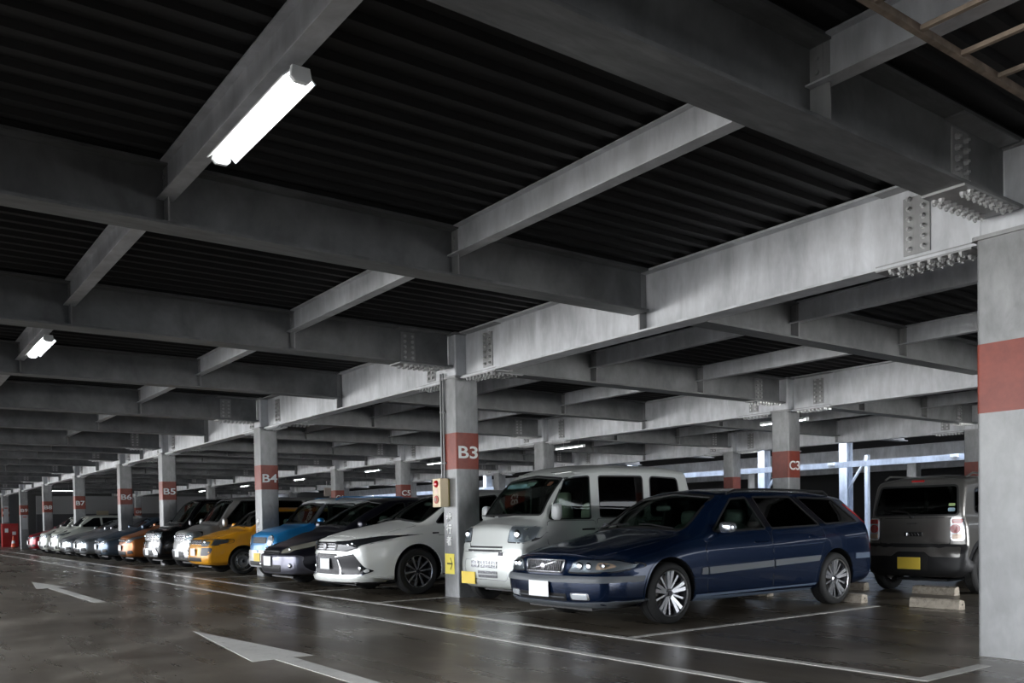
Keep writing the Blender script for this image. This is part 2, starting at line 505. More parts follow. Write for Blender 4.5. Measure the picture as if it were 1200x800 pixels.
for k in range(2, 11): cols['D', k] = column('D', k, False)

# what column B3 carries: emergency call box, conduit, walkway sign
c3 = cols['B', 3]
cxx, cyy = cx(3), ROW['B']
def conduit(x, y, z0, z1, label, r=.017):
    mb = MB(); mb.tube([(x, y, z0), (x, y, z1)], r, 10)
    z = z0+.25
    while z < z1:
        mb.box(x-.03, x+.03, y-.005, y+.02, z-.012, z+.012); z += .75
    o = mb.build('conduit_pipe', M['steel_col'], smooth=True)
    tag(o, label, 'conduit')
    return o
conduit(cxx-.165, cyy-.222, 1.73, ZG+.1, 'thin steel conduit running down column B3 into the red alarm box')
conduit(cxx-.10, cyy-.222, 1.73, ZG+.1, 'second thin steel conduit beside the first on column B3', .013)
bx = empty('alarm_box', (cxx-.10, cyy-.20, 1.33))
mb = MB(); mb.box(-.11, .11, -.17, -.03, 0, .42); mb.build('alarm_front', simple('alarm_cream', (.75, .62, .42), .45), bx, bevel=.008)
mb = MB(); mb.box(-.10, .10, -.03, .0, .01, .41); mb.build('alarm_back_box', simple('alarm_ochre', (.42, .33, .10), .5), bx)
mb = MB(); mb.ball((0, -.17, .34), .055, .04, .055, p=1); mb.build('red_lamp', M['redlens'], bx, smooth=True)
mb = MB(); mb.lathe([(.058, 0), (.058, -.012), (.045, -.016)], (0, -.17, .11), 'y', 24); mb.build('call_button_ring', simple('ring_pink', (.55, .14, .11), .4), bx)
mb = MB(); mb.lathe([(.028, 0), (.028, -.024)], (0, -.17, .11), 'y', 20); mb.build('call_button', simple('button', (.35, .25, .2), .4), bx)
mb = MB(); mb.box(-.04, .04, -.173, -.17, .2, .27); mb.build('notice_plate', simple('notice', (.8, .6, .5), .5), bx)
tag(bx, 'cream alarm box with red lamp and round button mounted on column B3', 'alarm box')
def walk_sign(k, lettered=True):
    x, y = cx(k), ROW['B']
    e = empty('walkway_sign', (x-.03, y-.2025, .34))
    mb = MB(); mb.box(-.125, .125, -.003, 0, 0, .30); mb.build('yellow_panel', M['sign_y'], e)
    mb = MB()
    mb.box(-.07, .07, -.005, -.003, .14, .165)
    for s in (-1, 1):
        mb.prism([(.08, .152), (.065, .152), (-.0+.01, .152+s*.085), (.025, .152+s*.09)], -.005, -.003, 'y')
    mb.build('arrow_symbol', simple('sign_dark', (.12, .10, .03), .5), e)
    for i, ch in enumerate('者行歩'):
        put_text(ch, .15, M['white_paint'], e, (0, -.002, .48+i*.175), '-y', 'kanji_character', .003)
    tag(e, 'yellow arrow sign with white vertical Japanese lettering above it, on column B%d' % k, 'sign')
walk_sign(3)
walk_sign(4)

# ------------------------------------------------------------------ tube lights
def tube_light(x, y, z, label, group='tube lights under the beams'):
    e = empty('tube_light', (x, y, z)); L = .62
    mb = MB(); mb.prism([(-.095, -.01), (-.03, .055), (.03, .055), (.095, -.01), (.088, -.014), (.026, .045), (-.026, .045), (-.088, -.014)], -L, L, 'x')
    mb.build('reflector', M['lamp_body'], e)
    mb = MB(); mb.tube([(-L+.03, 0, .004), (L-.03, 0, .004)], .024, 14); mb.build('fluorescent_tube', M['tube'], e, smooth=True)
    for s in (-1, 1):
        mb = MB(); mb.prism([(-.05, .05), (.05, .05), (.06, -.01), (.035, -.035), (-.035, -.035), (-.06, -.01)], s*L, s*(L+.03), 'x')
        mb.build('end_cap', M['lamp_body'], e, bevel=.004)
    for s in (-1, 1):
        mb = MB(); mb.tube([(s*.35, .03, .05), (s*.35, .06, ZS-z-.002)], .007, 8); mb.build('hanger', M['bolt'], e)
    tag(e, label, 'light', group)
    return e
sy0 = sec_y(0)[0]
for i in range(0, 7):
    x = -5.0-S*i+(2.6 if i > 2 else 0) if i >= 0 else -.75
    lab = ['tube light over the aisle to the right of the nearest column, outside the frame', 'large lit tube light hanging under the nearest joist, upper left', 'small lit tube light at the left edge, second from the camera'][i+1] if i < 2 else 'distant tube light over the aisle hidden among the cross beams'
    tube_light(x-.01, sy0-.02, 3.46, lab, 'tube lights over the aisle')
sy2 = sec_y(2)[0]
for i in range(7):
    x = -12.83-S*i+(2.6 if i > 2 else 0)
    tube_light(x, sy2-.06, 3.34, 'lit tube light behind column line %d, beyond row C' % (i+3), 'tube lights beyond row C')
e = tube_light(-54.5, 9.0, 3.2, 'far horizontal tube light between columns B8 and B9, beyond row B', 'far tube lights'); 
e.rotation_euler.z = pi/2
# strip of daylight gap lamps on the edge beam
# ------------------------------------------------------------------ hanging ladder tray, top right
e = empty('cable_ladder', (-2.30, 0, 3.5))
for xx in (0, .62):
    mb = MB(); mb.box(xx-.016, xx+.016, -.3, 6.95, -.02, .02); mb.build('side_rail', M['rust'], e)
y = .2
while y < 6.9:
    mb = MB(); mb.box(0.016, .604, y-.013, y+.013, -.012, .012); mb.build('rung', M['rust'], e); y += .405
for yy in (1.2, 3.3, 6.0):
    mb = MB(); mb.tube([(-.0, yy, .02), (0, yy, ZT-3.5)], .008, 6); mb.tube([(.62, yy, .02), (.62, yy, ZT-3.5)], .008, 6); mb.build('hanger_rod', M['bolt'], e)
tag(e, 'rusty steel cable ladder hanging at the top right corner', 'cable ladder')

# ------------------------------------------------------------------ floor markings
def stripe(name, pts, label, group, w=.09):
    mb = MB(); z = .003
    (x0, y0), (x1, y1) = pts; d = Vector((x1-x0, y1-y0)).normalized(); n = Vector((-d.y, d.x))*w/2
    mb.add([(x0-n.x, y0-n.y, 0), (x1-n.x, y1-n.y, 0), (x1+n.x, y1+n.y, 0), (x0+n.x, y0+n.y, 0),
            (x0-n.x, y0-n.y, z), (x1-n.x, y1-n.y, z), (x1+n.x, y1+n.y, z), (x0+n.x, y0+n.y, z)],
           [(0,3,2,1),(4,5,6,7),(0,1,5,4),(1,2,6,5),(2,3,7,6),(3,0,4,7)])
    return tag(mb.build(name, M['marking']), label, 'floor marking', group)
def marking_mat():
    m, nt, b = new_mat('worn_white_marking')
    n = noise(nt, world_coords(nt, (1, 1, 1)), 9, 8, .75); n2 = noise(nt, world_coords(nt, (1, 1, 1)), 1.5, 3, .6)
    c = ramp(nt, n, [(.28, (.30, .29, .26)), (.42, (.60, .59, .55)), (.7, (.70, .69, .65))])
    nt.links.new(mixc(nt, .35, c, ramp(nt, n2, [(.3, (.6, .6, .6)), (.7, (1.1, 1.1, 1.1))]), 'MULTIPLY'), b.inputs['Base Color'])
    b.inputs['Roughness'].default_value = .42
    return m
M['marking'] = marking_mat()
YL1, YL2 = 5.69, 4.78
stripe('painted_line', [(-3.02, YL1), (-70, YL1)], 'long white line along the open ends of the row B bays', None)
stripe('painted_line', [(1.5, YL2), (-70, YL2)], 'long white line in the aisle, parallel to and nearer than the bay line', None)
stripe('painted_line', [(-3.07, YL1+.046), (-3.07, 6.55)], 'short white line closing the empty bay beside the nearest column', None, .10)
bays = [-5.91, -8.5] 
for k in range(3, 11):
    bays += [cx(k)-.0, cx(k)-2.62, cx(k)-(5.22 if k != 5 else 3.9)]
for i, x in enumerate(bays):
    y0 = YL1+.046
    where = ['at the right side of the dark blue estate car', 'between the dark blue estate and the silver van'][i] if i < 2 else None
    if i >= 2:
        k, j = divmod(i-2, 3)
        where = ['running to column B%d' % (k+3), 'one bay left of column B%d' % (k+3), 'two bays left of column B%d' % (k+3)][j]
    stripe('bay_line', [(x, y0), (x, 6.9 if (i >= 2 and (i-2) % 3 == 0) else 9.9)], 'white bay line %s' % where, 'white bay lines of row B', .08)
def arrow(x, y, label):
    # straight-ahead arrow lying along the aisle, tip towards -x
    pts = [(-9.45, 2.77), (-6.95, 3.03), (-6.97, 2.86), (-2.9, 2.86), (-2.9, 2.70), (-6.97, 2.70), (-6.95, 2.51)]
    mb = MB(); mb.prism([(a-x, b+y) for a, b in pts], 0.0005, .003, 'z')
    return tag(mb.build('painted_arrow', M['marking']), label, 'floor marking', 'white arrows in the aisle')
arrow(0, 0, 'big white arrow painted on the aisle floor in the foreground')
arrow(11.2, .02, 'small distant white arrow on the aisle floor at the left')

# ------------------------------------------------------------------ concrete wheel stops
def conc():
    m, nt, b = new_mat('stop_concrete')
    n = noise(nt, world_coords(nt, (1, 1, 1)), 14, 8, .75)
    nt.links.new(ramp(nt, n, [(.3, (.16, .135, .10)), (.5, (.42, .37, .30)), (.7, (.56, .51, .43))]), b.inputs['Base Color'])
    b.inputs['Roughness'].default_value = .8; bump(nt, b, n, .4, .01)
    return m
M['conc'] = conc()
_st = None
def wheel_stop(x, y, label, flip=False):
    e = empty('wheel_stop', (x, y, 0), pi if flip else 0)
    mb = MB(); mb.prism([(-.075, 0), (.075, 0), (.06, .10), (-.035, .12), (-.06, .10)], -.30, .30, 'x')
    mb.build('stop_block', M['conc'], e, bevel=.008)
    mb = MB()
    for s in (-1, 1): mb.lathe([(.022, 0), (.022, .006)], (s*.17, .01, .112), 'z', 12)
    mb.build('bolt_plug', M['black'], e)
    mb = MB(); mb.lathe([(.012, 0), (.012, .003)], (.30, .0, .06), 'x', 10); mb.build('end_hole', M['black'], e)
    return tag(e, label, 'wheel stop', 'concrete wheel stops')
wheel_stop(-5.30, 10.13, 'concrete wheel stop in the empty bay behind the dark blue estate, nearest')
wheel_stop(-6.22, 11.86, 'concrete wheel stop just behind the grey hatchback', True)
wheel_stop(-3.95, 10.13, 'concrete wheel stop hidden behind the nearest column')
wheel_stop(-6.52, 10.13, 'concrete wheel stop under the left rear wheel of the dark blue estate')
wheel_stop(-7.95, 10.13, 'concrete wheel stop under the right rear wheel of the dark blue estate')
wheel_stop(-7.55, 11.86, 'concrete wheel stop in the facing bay beyond the dark blue estate', True)
for k in range(0, 12):
    xc = [-9.55, -12.4, -15.1, -17.4][k] if k < 4 else -20.1-2.6*(k-4)
    nm = ['silver van', 'white crossover', 'dark compact wagon', 'blue hatchback', 'yellow wagon', 'silver tall van', 'black minivan', 'orange compact', 'blue-grey compact', 'silver hybrid nearest column B6', 'silver hybrid farther left', 'pale small car'][k]
    for s, sd in ((-1, 'right'), (1, 'left')):
        wheel_stop(xc+s*.65, 10.2, 'concrete wheel stop under the %s rear wheel of the %s' % (sd, nm))
# ------------------------------------------------------------------ beyond the rear edge: lit ramp steelwork and the next deck
M['steel_out'] = steel('outdoor_steel', (.55, .60, .68), .5, .2)
def outer_column(x, y, brace, label):
    e = empty('ramp_column', (x, y, 0))
    mb = MB(); 
    mb.box(-.16, .16, -.2, -.18, 0, 3.9); mb.box(-.16, .16, .18, .2, 0, 3.9); mb.box(-.008, .008, -.18, .18, 0, 3.9)
    mb.build('column_shaft', M['steel_out'], e)
    if brace:
        mb = MB(); s = brace
        mb.tube([(s*.1, 0, 2.1), (s*.85, 0, 3.2)], .05, 8); mb.box(s*.8, s*.92, -.08, .08, 0, 3.3); mb.build('diagonal_brace', M['steel_out'], e)
    tag(e, label, 'column', 'columns of the ramp outside')
for i, (x, b) in enumerate([(-18.9, 1), (-22.6, 1), (-11.0, -1), (-34.5, 1), (-42.3, 0), (-3.2, 0), (-30.2, 0)]):
    outer_column(x, 29.6, b, 'pale daylit steel ramp column with a short brace beyond row D' if b else 'pale daylit steel ramp column beyond row D')
mb = MB()
mb.box(XL, XR, -.06, .06, 0, .20)
o = mb.build('ramp_edge_beam', M['steel_out']); o.location = (0, 28.0, 2.80)
o.rotation_euler = (0, radians(.0), 0)
tag(o, 'long pale daylit steel edge beam running behind row D', 'steel beam')
for i in range(12):
    e = empty('bulkhead_lamp', (-14-4.4*i, 27.9, 2.94))
    mb = MB(); mb.box(-.12, .12, -.06, .045, -.05, .05); mb.build('lamp_housing', M['lamp_body'], e, bevel=.01)
    tag(e, 'small white lamp fixed on the pale edge beam behind row D', 'light', 'small lamps on the edge beam')
for y in (33.7, 41.5):
    for k in range(3, 10):
        e = empty('rear_column', (cx(k)+(.2 if y < 40 else 0), y, 0))
        mb = MB(); mb.prism(rsq(.2, .035), 0, 3.295, 'z'); mb.build('column_shaft', M['steel_col'], e, smooth=True)
        tag(e, 'far steel column standing in the neighbouring deck', 'column', 'columns of the neighbouring deck')
    mb = ibeam('x', XL, XR, y, 3.3, ZT, .24, .022, .014)
    mb.box(XL, XR, y-.006, y+.006, 3.33, 3.8)
    tag(mb.build('rear_girder', M['steel']), '%s steel girder of the neighbouring deck behind the ramp' % ('nearer' if y < 40 else 'farther'), 'steel girder')

# ---- far left end of the row: cabinet, cone, notices, wall panels
e = empty('fire_cabinet', (-62.3, 7.3, 0))
rp = simple('cabinet_red', (.42, .012, .012), .4)
mb = MB(); mb.box(-.25, .25, -.45, .45, 0, 1.45); mb.build('cabinet_body', rp, e, bevel=.02)
mb = MB(); mb.box(.25, .27, -.40, -.02, .1, 1.35); mb.build('cabinet_door', rp, e); mb = MB(); mb.box(.25, .27, .02, .40, .1, 1.35); mb.build('cabinet_door', rp, e)
mb = MB(); mb.box(.27, .285, -.3, -.12, .9, 1.15); mb.box(.27, .285, .1, .3, .75, .95); mb.build('white_label', M['plate_w'], e)
tag(e, 'red fire cabinet at the far left beside the traffic cone', 'cabinet')
e = empty('traffic_cone', (-59.3, 7.12, 0))
mb = MB(); mb.box(-.19, .19, -.19, .19, 0, .03); mb.build('cone_base', simple('cone_base', (.05, .05, .05), .6), e, bevel=.008)
oc = simple('cone_orange', (.75, .10, .03), .5)
mb = MB(); mb.lathe([(.14, .03), (.10, .26), (.07, .42), (.025, .70)], axis='z', n=24); mb.build('cone_body', oc, e, smooth=True)
mb = MB(); mb.lathe([(.1015, .26), (.0715, .42)], axis='z', n=24, cap=False); mb.build('white_band', M['plate_w'], e, smooth=True)
tag(e, 'orange traffic cone with white band at the far left', 'traffic cone')
for k, z0, z1, y0 in ((9, 1.08, 1.86, .02), (10, 1.55, 2.55, .0)):
    e = empty('notice_board', (cx(k)+.203, ROW['B']-.12, z0))
    mb = MB(); mb.box(0, .012, 0, .27, 0, z1-z0); mb.build('board', simple('notice_pale', (.45, .46, .48), .5), e)
    mb = MB(); mb.box(.012, .014, .04, .23, (z1-z0)*.84, (z1-z0)*.90); mb.build('heading_strip', simple('notice_red', (.4, .05, .04), .5), e)
    tag(e, 'pale tall notice board with red strip, mounted on column B%d' % k, 'notice')
mb = MB(); mb.box(-68.1, -68, 9.6, 23.0, 2.10, 3.35); tag(mb.build('wall_panel', simple('panel_grey', (.30, .30, .30), .7)), 'wide grey upper wall panel at the far end behind columns B6 and B7', 'wall panel')
mb = MB(); mb.box(-68.1, -68, 9.6, 23.0, 0, 2.09); tag(mb.build('shutter', simple('shutter_dark', (.07, .07, .075), .7)), 'dark lower shutter at the far end below the grey panel', 'shutter')
mb = MB(); mb.box(-67.96, -67.9, 13.4, 14.2, 1.95, 2.3); tag(mb.build('wall_sign', simple('sign_beige', (.42, .36, .25), .6)), 'small beige sign on the far end wall panel', 'sign')
e = empty('hanging_board', (-44.5, 21.2, 2.62))
mb = MB(); mb.box(-.03, .03, -.95, .05, 0, .46); mb.build('board', simple('board_beige', (.50, .42, .36), .6), e, bevel=.01)
mb = MB()
for yy in (-.8, -.1): mb.tube([(0, yy, .46), (0, yy, ZT-2.62)], .012, 8)
mb.build('hanger_rod', M['bolt'], e)
tag(e, 'beige board hanging from the beams above the blue hatchback roof', 'sign')
# ------------------------------------------------------------------ car builder
def pchip(xs, ys):
    n = len(xs); h = [xs[i+1]-xs[i] for i in range(n-1)]; d = [(ys[i+1]-ys[i])/h[i] for i in range(n-1)]
    m = [0]*n; m[0] = d[0]; m[-1] = d[-1]
    for i in range(1, n-1):
        if d[i-1]*d[i] <= 0: m[i] = 0
        else:
            w1, w2 = 2*h[i]+h[i-1], h[i]+2*h[i-1]; m[i] = (w1+w2)/(w1/d[i-1]+w2/d[i])
    def f(x):
        if x <= xs[0]: return ys[0]
        if x >= xs[-1]: return ys[-1]
        i = 0
        while x > xs[i+1]: i += 1
        t = (x-xs[i])/h[i]
        return (ys[i]*(1+2*t)*(1-t)**2+m[i]*h[i]*t*(1-t)**2+ys[i+1]*t*t*(3-2*t)+m[i+1]*h[i]*t*t*(t-1))
    return f
def smooth01(t):
    t = max(0, min(1, t)); return t*t*(3-2*t)

class Body:
    """lofted car shell. stations: (y, zbottom, halfwidth, zshoulder, roofhalfwidth, zedge, ztop)"""
    def __init__(s, st, Fz, Rz, fb=.12, rb=.08, nose=.06, tail=.06, ny=90, arc=.8, fall=1.1, rfall=1.1, mid=.5, R=(.05,.06,.25,.10,.03,.07), pf=2.6, tuck=.03):
        ys = [a[0] for a in st]; s.L = ys[-1]
        s.F = [pchip(ys, [a[i] for a in st]) for i in range(1, 7)]
        s.fz = pchip(*zip(*Fz)); s.rz = pchip(*zip(*Rz)); s.fb, s.rb, s.fall, s.rfall, s.mid, s.R, s.pf, s.tuck = fb, rb, fall, rfall, mid, R, pf, tuck
        s.W = max(a[2] for a in st)
        # station list
        L = s.L; rings = []
        for sc in (.02, .25, .5, .75, .92): rings.append((0, 0, sc))
        for i in range(1, 7):
            t = i/6*pi/2; rings.append((nose*(1-cos(t)), nose*(1-sin(t)), 1))
        rings[4:4] = []
        n = ny
        for i in range(1, n):
            y = nose+(L-nose-tail)*i/n; rings.append((y, 0, 1))
        for i in range(6, 0, -1):
            t = i/6*pi/2; rings.append((L-tail*(1-cos(t)), tail*(1-sin(t)), 1))
        for sc in (.92, .75, .5, .25, .02): rings.append((L, tail, sc))
        for i in range(5): rings[i] = (0, nose, rings[i][2])
        vs = []; nr = None
        for y, ins, sc in rings:
            sec = s.section(y); zc = (sec[0][1]+sec[-1][1])/2; hw = max(p[0] for p in sec); hh = (sec[-1][1]-sec[0][1])/2
            half = []
            for x, z in sec:
                fx = (hw-ins)/hw; fz_ = (hh-ins)/hh
                half.append((x*fx*sc, zc+(z-zc)*fz_*sc))
            ring = [( x, z) for x, z in half]+[(-x, z) for x, z in half[::-1][1:-1]]
            nr = len(ring)
            for x, z in ring: vs.append(Vector(s.deform(x, y, z)))
        s.vs = vs; s.nr = nr; s.nrings = len(rings)
        fs = []
        for i in range(s.nrings-1):
            for k in range(nr):
                fs.append((i*nr+k, (i+1)*nr+k, (i+1)*nr+(k+1)%nr, i*nr+(k+1)%nr))
        fs.append(tuple(range(nr))); fs.append(tuple(range((s.nrings-1)*nr, s.nrings*nr))[::-1])
        s.fs = fs
        tr = []
        for f in fs[:-2]: tr += [(f[0], f[1], f[2]), (f[0], f[2], f[3])]
        nrm = [Vector() for _ in vs]
        for a, b, c in tr:
            n_ = (vs[b]-vs[a]).cross(vs[c]-vs[a])
            for q in (a, b, c): nrm[q] += n_
        s.n = [q.normalized() if q.length else Vector((0, 0, 1)) for q in nrm]
        # orientation: make normals point outwards
        cen = Vector((0, L/2, .7)); sg = sum((1 if (vs[i]-cen).dot(s.n[i]) > 0 else -1) for i in range(len(vs)))
        if sg < 0:
            s.n = [-q for q in s.n]; s.fs = [f[::-1] for f in s.fs]; tr = [(a, c, b) for a, b, c in tr]
        s.tr = tr; s.bvh = BVHTree.FromPolygons(vs, tr)
    def deform(s, x, y, z):
        a = 1-smooth01(y/s.fall); b = 1-smooth01((s.L-y)/s.rfall); u = min(1.1, abs(x)/s.W)
        return (x, y+a*(s.fb*u**s.pf+s.fz(z))-b*(s.rb*u**s.pf+s.rz(z)), z)
    def section(s, y):
        zb, w, zs, wr, ze, zt = [f(y) for f in s.F]
        ht = zs-zb
        P = [(0, zb), (w-.14, zb), (w-s.tuck, zb+.07), (w, zb+ht*s.mid), (w-.022, zs-ht*.16), (w-.06, zs), (wr, ze)]
        pts = []; R = s.R
        ent = P[0]
        NS = [6, 1, 5, 5, 2, 5]
        prev = P[0]
        for i in range(1, 7):
            a = Vector(P[i-1]); b = Vector(P[i]); c = Vector(P[i+1]) if i < 6 else Vector((0, zt+.0))
            if i == 6:
                c = Vector((wr*.5, ze+(zt-ze)*.86))
            r = min(R[i-1], .45*(b-a).length, .45*(c-b).length)
            E = b-(b-a).normalized()*r; X = b+(c-b).normalized()*r
            pv = Vector(prev)
            for k in range(NS[i-1]): q = pv.lerp(E, k/NS[i-1]); pts.append((q.x, q.y))
            for k in range(5):
                t = k/5; q = E*(1-t)**2+b*2*t*(1-t)+X*t*t; pts.append((q.x, q.y))
            prev = (X.x, X.y)
        # crown
        x0, z0 = prev
        for k in range(0, 11):
            x = x0*(1-k/10); t = x/x0 if x0 else 0
            pts.append((x, zt-(zt-z0)*abs(t)**2.2))
        return pts
    def hit(s, o, d):
        loc, n, i, dist = s.bvh.ray_cast(Vector(o), Vector(d))
        if loc is None:
            return None, None
        return loc, s.normal(loc, i)
    def normal(s, p, i):
        a, b, c = s.tr[i]; A, B, C_ = s.vs[a], s.vs[b], s.vs[c]
        v0, v1, v2 = B-A, C_-A, p-A
        d00, d01, d11, d20, d21 = v0.dot(v0), v0.dot(v1), v1.dot(v1), v2.dot(v0), v2.dot(v1)
        den = d00*d11-d01*d01
        if abs(den) < 1e-14: return s.n[a]
        v = (d11*d20-d01*d21)/den; w = (d00*d21-d01*d20)/den
        r = s.n[a]*(1-v-w)+s.n[b]*v+s.n[c]*w
        return r.normalized() if r.length else s.n[a]

def chaikin(poly, it=2, q=.25):
    for _ in range(it):
        out_ = []
        n = len(poly)
        for i in range(n):
            a, b = poly[i], poly[(i+1) % n]
            out_ += [(a[0]*(1-q)+b[0]*q, a[1]*(1-q)+b[1]*q), (a[0]*q+b[0]*(1-q), a[1]*q+b[1]*(1-q))]
        poly = out_
    return poly
def rpoly(poly, r=.03, n=4):
    """round the corners of a polygon"""
    out_ = []; m = len(poly)
    for i in range(m):
        a, b, c = Vector(poly[i-1]), Vector(poly[i]), Vector(poly[(i+1) % m])
        rr = min(r, .45*(b-a).length, .45*(c-b).length)
        E = b+(a-b).normalized()*rr; X = b+(c-b).normalized()*rr
        for k in range(n+1):
            t = k/n; q = E*(1-t)**2+b*2*t*(1-t)+X*t*t; out_.append((q.x, q.y))
    return out_
def inpoly(p, poly):
    x, y = p; c = False; n = len(poly)
    for i in range(n):
        x1, y1 = poly[i]; x2, y2 = poly[(i+1) % n]
        if (y1 > y) != (y2 > y) and x < (x2-x1)*(y-y1)/(y2-y1)+x1: c = not c
    return c
def inset(poly, d):
    """crude polygon offset: positive shrinks"""
    n = len(poly); ar = sum(poly[i][0]*poly[(i+1) % n][1]-poly[(i+1) % n][0]*poly[i][1] for i in range(n))
    sg = 1 if ar > 0 else -1; out_ = []
    for i in range(n):
        a, b, c = Vector(poly[i-1]), Vector(poly[i]), Vector(poly[(i+1) % n])
        n1 = Vector((-(b-a).y, (b-a).x)); n2 = Vector((-(c-b).y, (c-b).x))
        if n1.length: n1.normalize()
        if n2.length: n2.normalize()
        m_ = n1+n2
        if m_.length < 1e-6: m_ = n1
        m_.normalize(); k = max(.4, m_.dot(n1))
        q = b+m_*(sg*d/k); out_.append((q.x, q.y))
    return out_
AX = {'+x': (lambda u, v: ((3, u, v), (-1, 0, 0))), '-x': (lambda u, v: ((-3, u, v), (1, 0, 0))),
      '-y': (lambda u, v: ((u, -3, v), (0, 1, 0))), '+y': (lambda u, v: ((u, 9, v), (0, -1, 0))),
      '+z': (lambda u, v: ((u, v, 4), (0, 0, -1)))}
def patch(body, name, poly, ax, mat, parent, off=.002, thick=.012, res=.06, smooth_n=True, dish=None, mats=None):
    """conforming panel: polygon in the view plane of ax laid on the body surface"""
    P = []
    n = len(poly)
    for i in range(n):
        a, b = Vector(poly[i]), Vector(poly[(i+1) % n]); k = max(1, int((b-a).length/res+.5))
        for j in range(k): P.append(a.lerp(b, j/k))
    ne = len(P)
    xs = [p.x for p in P]; ys = [p.y for p in P]
    flat = [(p.x, p.y) for p in P]; inn = inset(flat, res*.45)
    x = min(xs)+res/2
    while x < max(xs):
        y = min(ys)+res/2
        while y < max(ys):
            if inpoly((x, y), inn): P.append(Vector((x, y)))
            y += res
        x += res
    edges = [(i, (i+1) % ne) for i in range(ne)]
    v2, e2, f2, *_ = delaunay_2d_cdt(P, edges, [], 2 if False else 1, 1e-6)
    F = []; N = []; ok = []
    for p in v2:
        o, d = AX[ax](p.x, p.y); loc, nn = body.hit(o, d)
        if loc is None:
            best = None
            c = Vector((sum(xs)/len(xs), sum(ys)/len(ys)))
            for t in (.02, .05, .1, .18, .3):
                q = p.lerp(c, t); o, d = AX[ax](q.x, q.y); loc, nn = body.hit(o, d)
                if loc is not None: break
            if loc is None: loc, nn = Vector(o)+Vector(d)*3, -Vector(d)
        F.append(loc); N.append(nn)
    nv = len(F)
    def D(i): return dish(v2[i]) if dish else 0
    vs = [F[i]+N[i]*(off+D(i)) for i in range(nv)]+[F[i]+N[i]*(off-thick) for i in range(nv)]
    axv = -Vector(AX[ax](0, 0)[1])
    fs = []
    cnt = {}
    for f in f2:
        f = list(f)
        nn = (vs[f[1]]-vs[f[0]]).cross(vs[f[2]]-vs[f[0]])
        if nn.dot(axv) < 0: f = f[::-1]
        fs.append(f)
        for i in range(len(f)): cnt[(f[i], f[(i+1) % len(f)])] = 1
    top = len(fs)
    for a, b in list(cnt):
        if (b, a) not in cnt: fs.append([b, a, a+nv, b+nv])
    fs += [[i+nv for i in f[::-1]] for f in fs[:top]]
    me = bpy.data.meshes.new(name); me.from_pydata([tuple(v) for v in vs], [], fs); me.materials.append(mat)
    me.polygons.foreach_set('use_smooth', [True]*len(fs))
    ln = []
    for pi_, p in enumerate(me.polygons):
        for li in p.loop_indices:
            vi = me.loops[li].vertex_index
            if pi_ < top and smooth_n and not dish: ln.append(N[vi])
            elif pi_ < top: ln.append(p.normal if dish else N[vi])
            else: ln.append(p.normal)
    me.normals_split_custom_set(ln)
    return link(name, me, parent)
def mirror(poly): return [(-a, b) for a, b in poly[::-1]]

def body_mesh(body, name, mat, parent, cutters, inner=True, th=.03, upper=()):
    """hollow shell with window, arch and lamp openings cut out; cutters: list of MB"""
    vs = list(body.vs); n = len(vs); fs = [tuple(f) for f in body.fs]; mi = [0]*len(fs)
    if inner:
        c = [v-body.n[i]*th for i, v in enumerate(vs)]
        vs = vs+c; fs = fs+[tuple(i+n for i in f[::-1]) for f in body.fs]; mi = mi+[1]*len(body.fs)
    me = bpy.data.meshes.new(name); me.from_pydata([tuple(v) for v in vs], [], fs)
    me.materials.append(mat); me.materials.append(M['interior']); me.polygons.foreach_set('material_index', mi)
    o = bpy.data.objects.new(name, me); COL.objects.link(o)
    for grp in (cutters or []):
        if not grp: continue
        cm = MB()
        for c in grp: cm.add(c.v, c.f, 1)
        cme = cm.mesh('cutter', [mat, M['interior']], fixn=True); co = bpy.data.objects.new('cutter', cme); COL.objects.link(co)
        md = o.modifiers.new('b', 'BOOLEAN'); md.operation = 'DIFFERENCE'; md.object = co; md.solver = 'EXACT'
        bpy.context.view_layer.update(); dg = bpy.context.evaluated_depsgraph_get()
        new = bpy.data.meshes.new_from_object(o.evaluated_get(dg)); new.name = name
        o.modifiers.clear(); old = o.data; o.data = new; bpy.data.meshes.remove(old); bpy.data.objects.remove(co)
    me = o.data
    me.polygons.foreach_set('use_smooth', [True]*len(me.polygons))
    ln = []; V = me.vertices; cache = {}
    for p in me.polygons:
        for li in p.loop_indices:
            if p.material_index == 0:
                vi = me.loops[li].vertex_index
                if vi not in cache:
                    loc, nn, i, d = body.bvh.find_nearest(V[vi].co)
                    cache[vi] = body.normal(loc, i) if loc is not None and d < .004 else None
                q = cache[vi]; ln.append(q if q is not None and q.dot(p.normal) > .3 else p.normal)
            else: ln.append(p.normal)
    me.normals_split_custom_set(ln)
    for z0, m2 in upper:                       # two-tone bodies: pillars and roof in their own colour
        me.materials.append(m2); ix = len(me.materials)-1
        for p in me.polygons:
            if p.material_index == 0 or p.material_index > 1:
                if p.center.z > z0: p.material_index = ix
    o.parent = parent
    return o

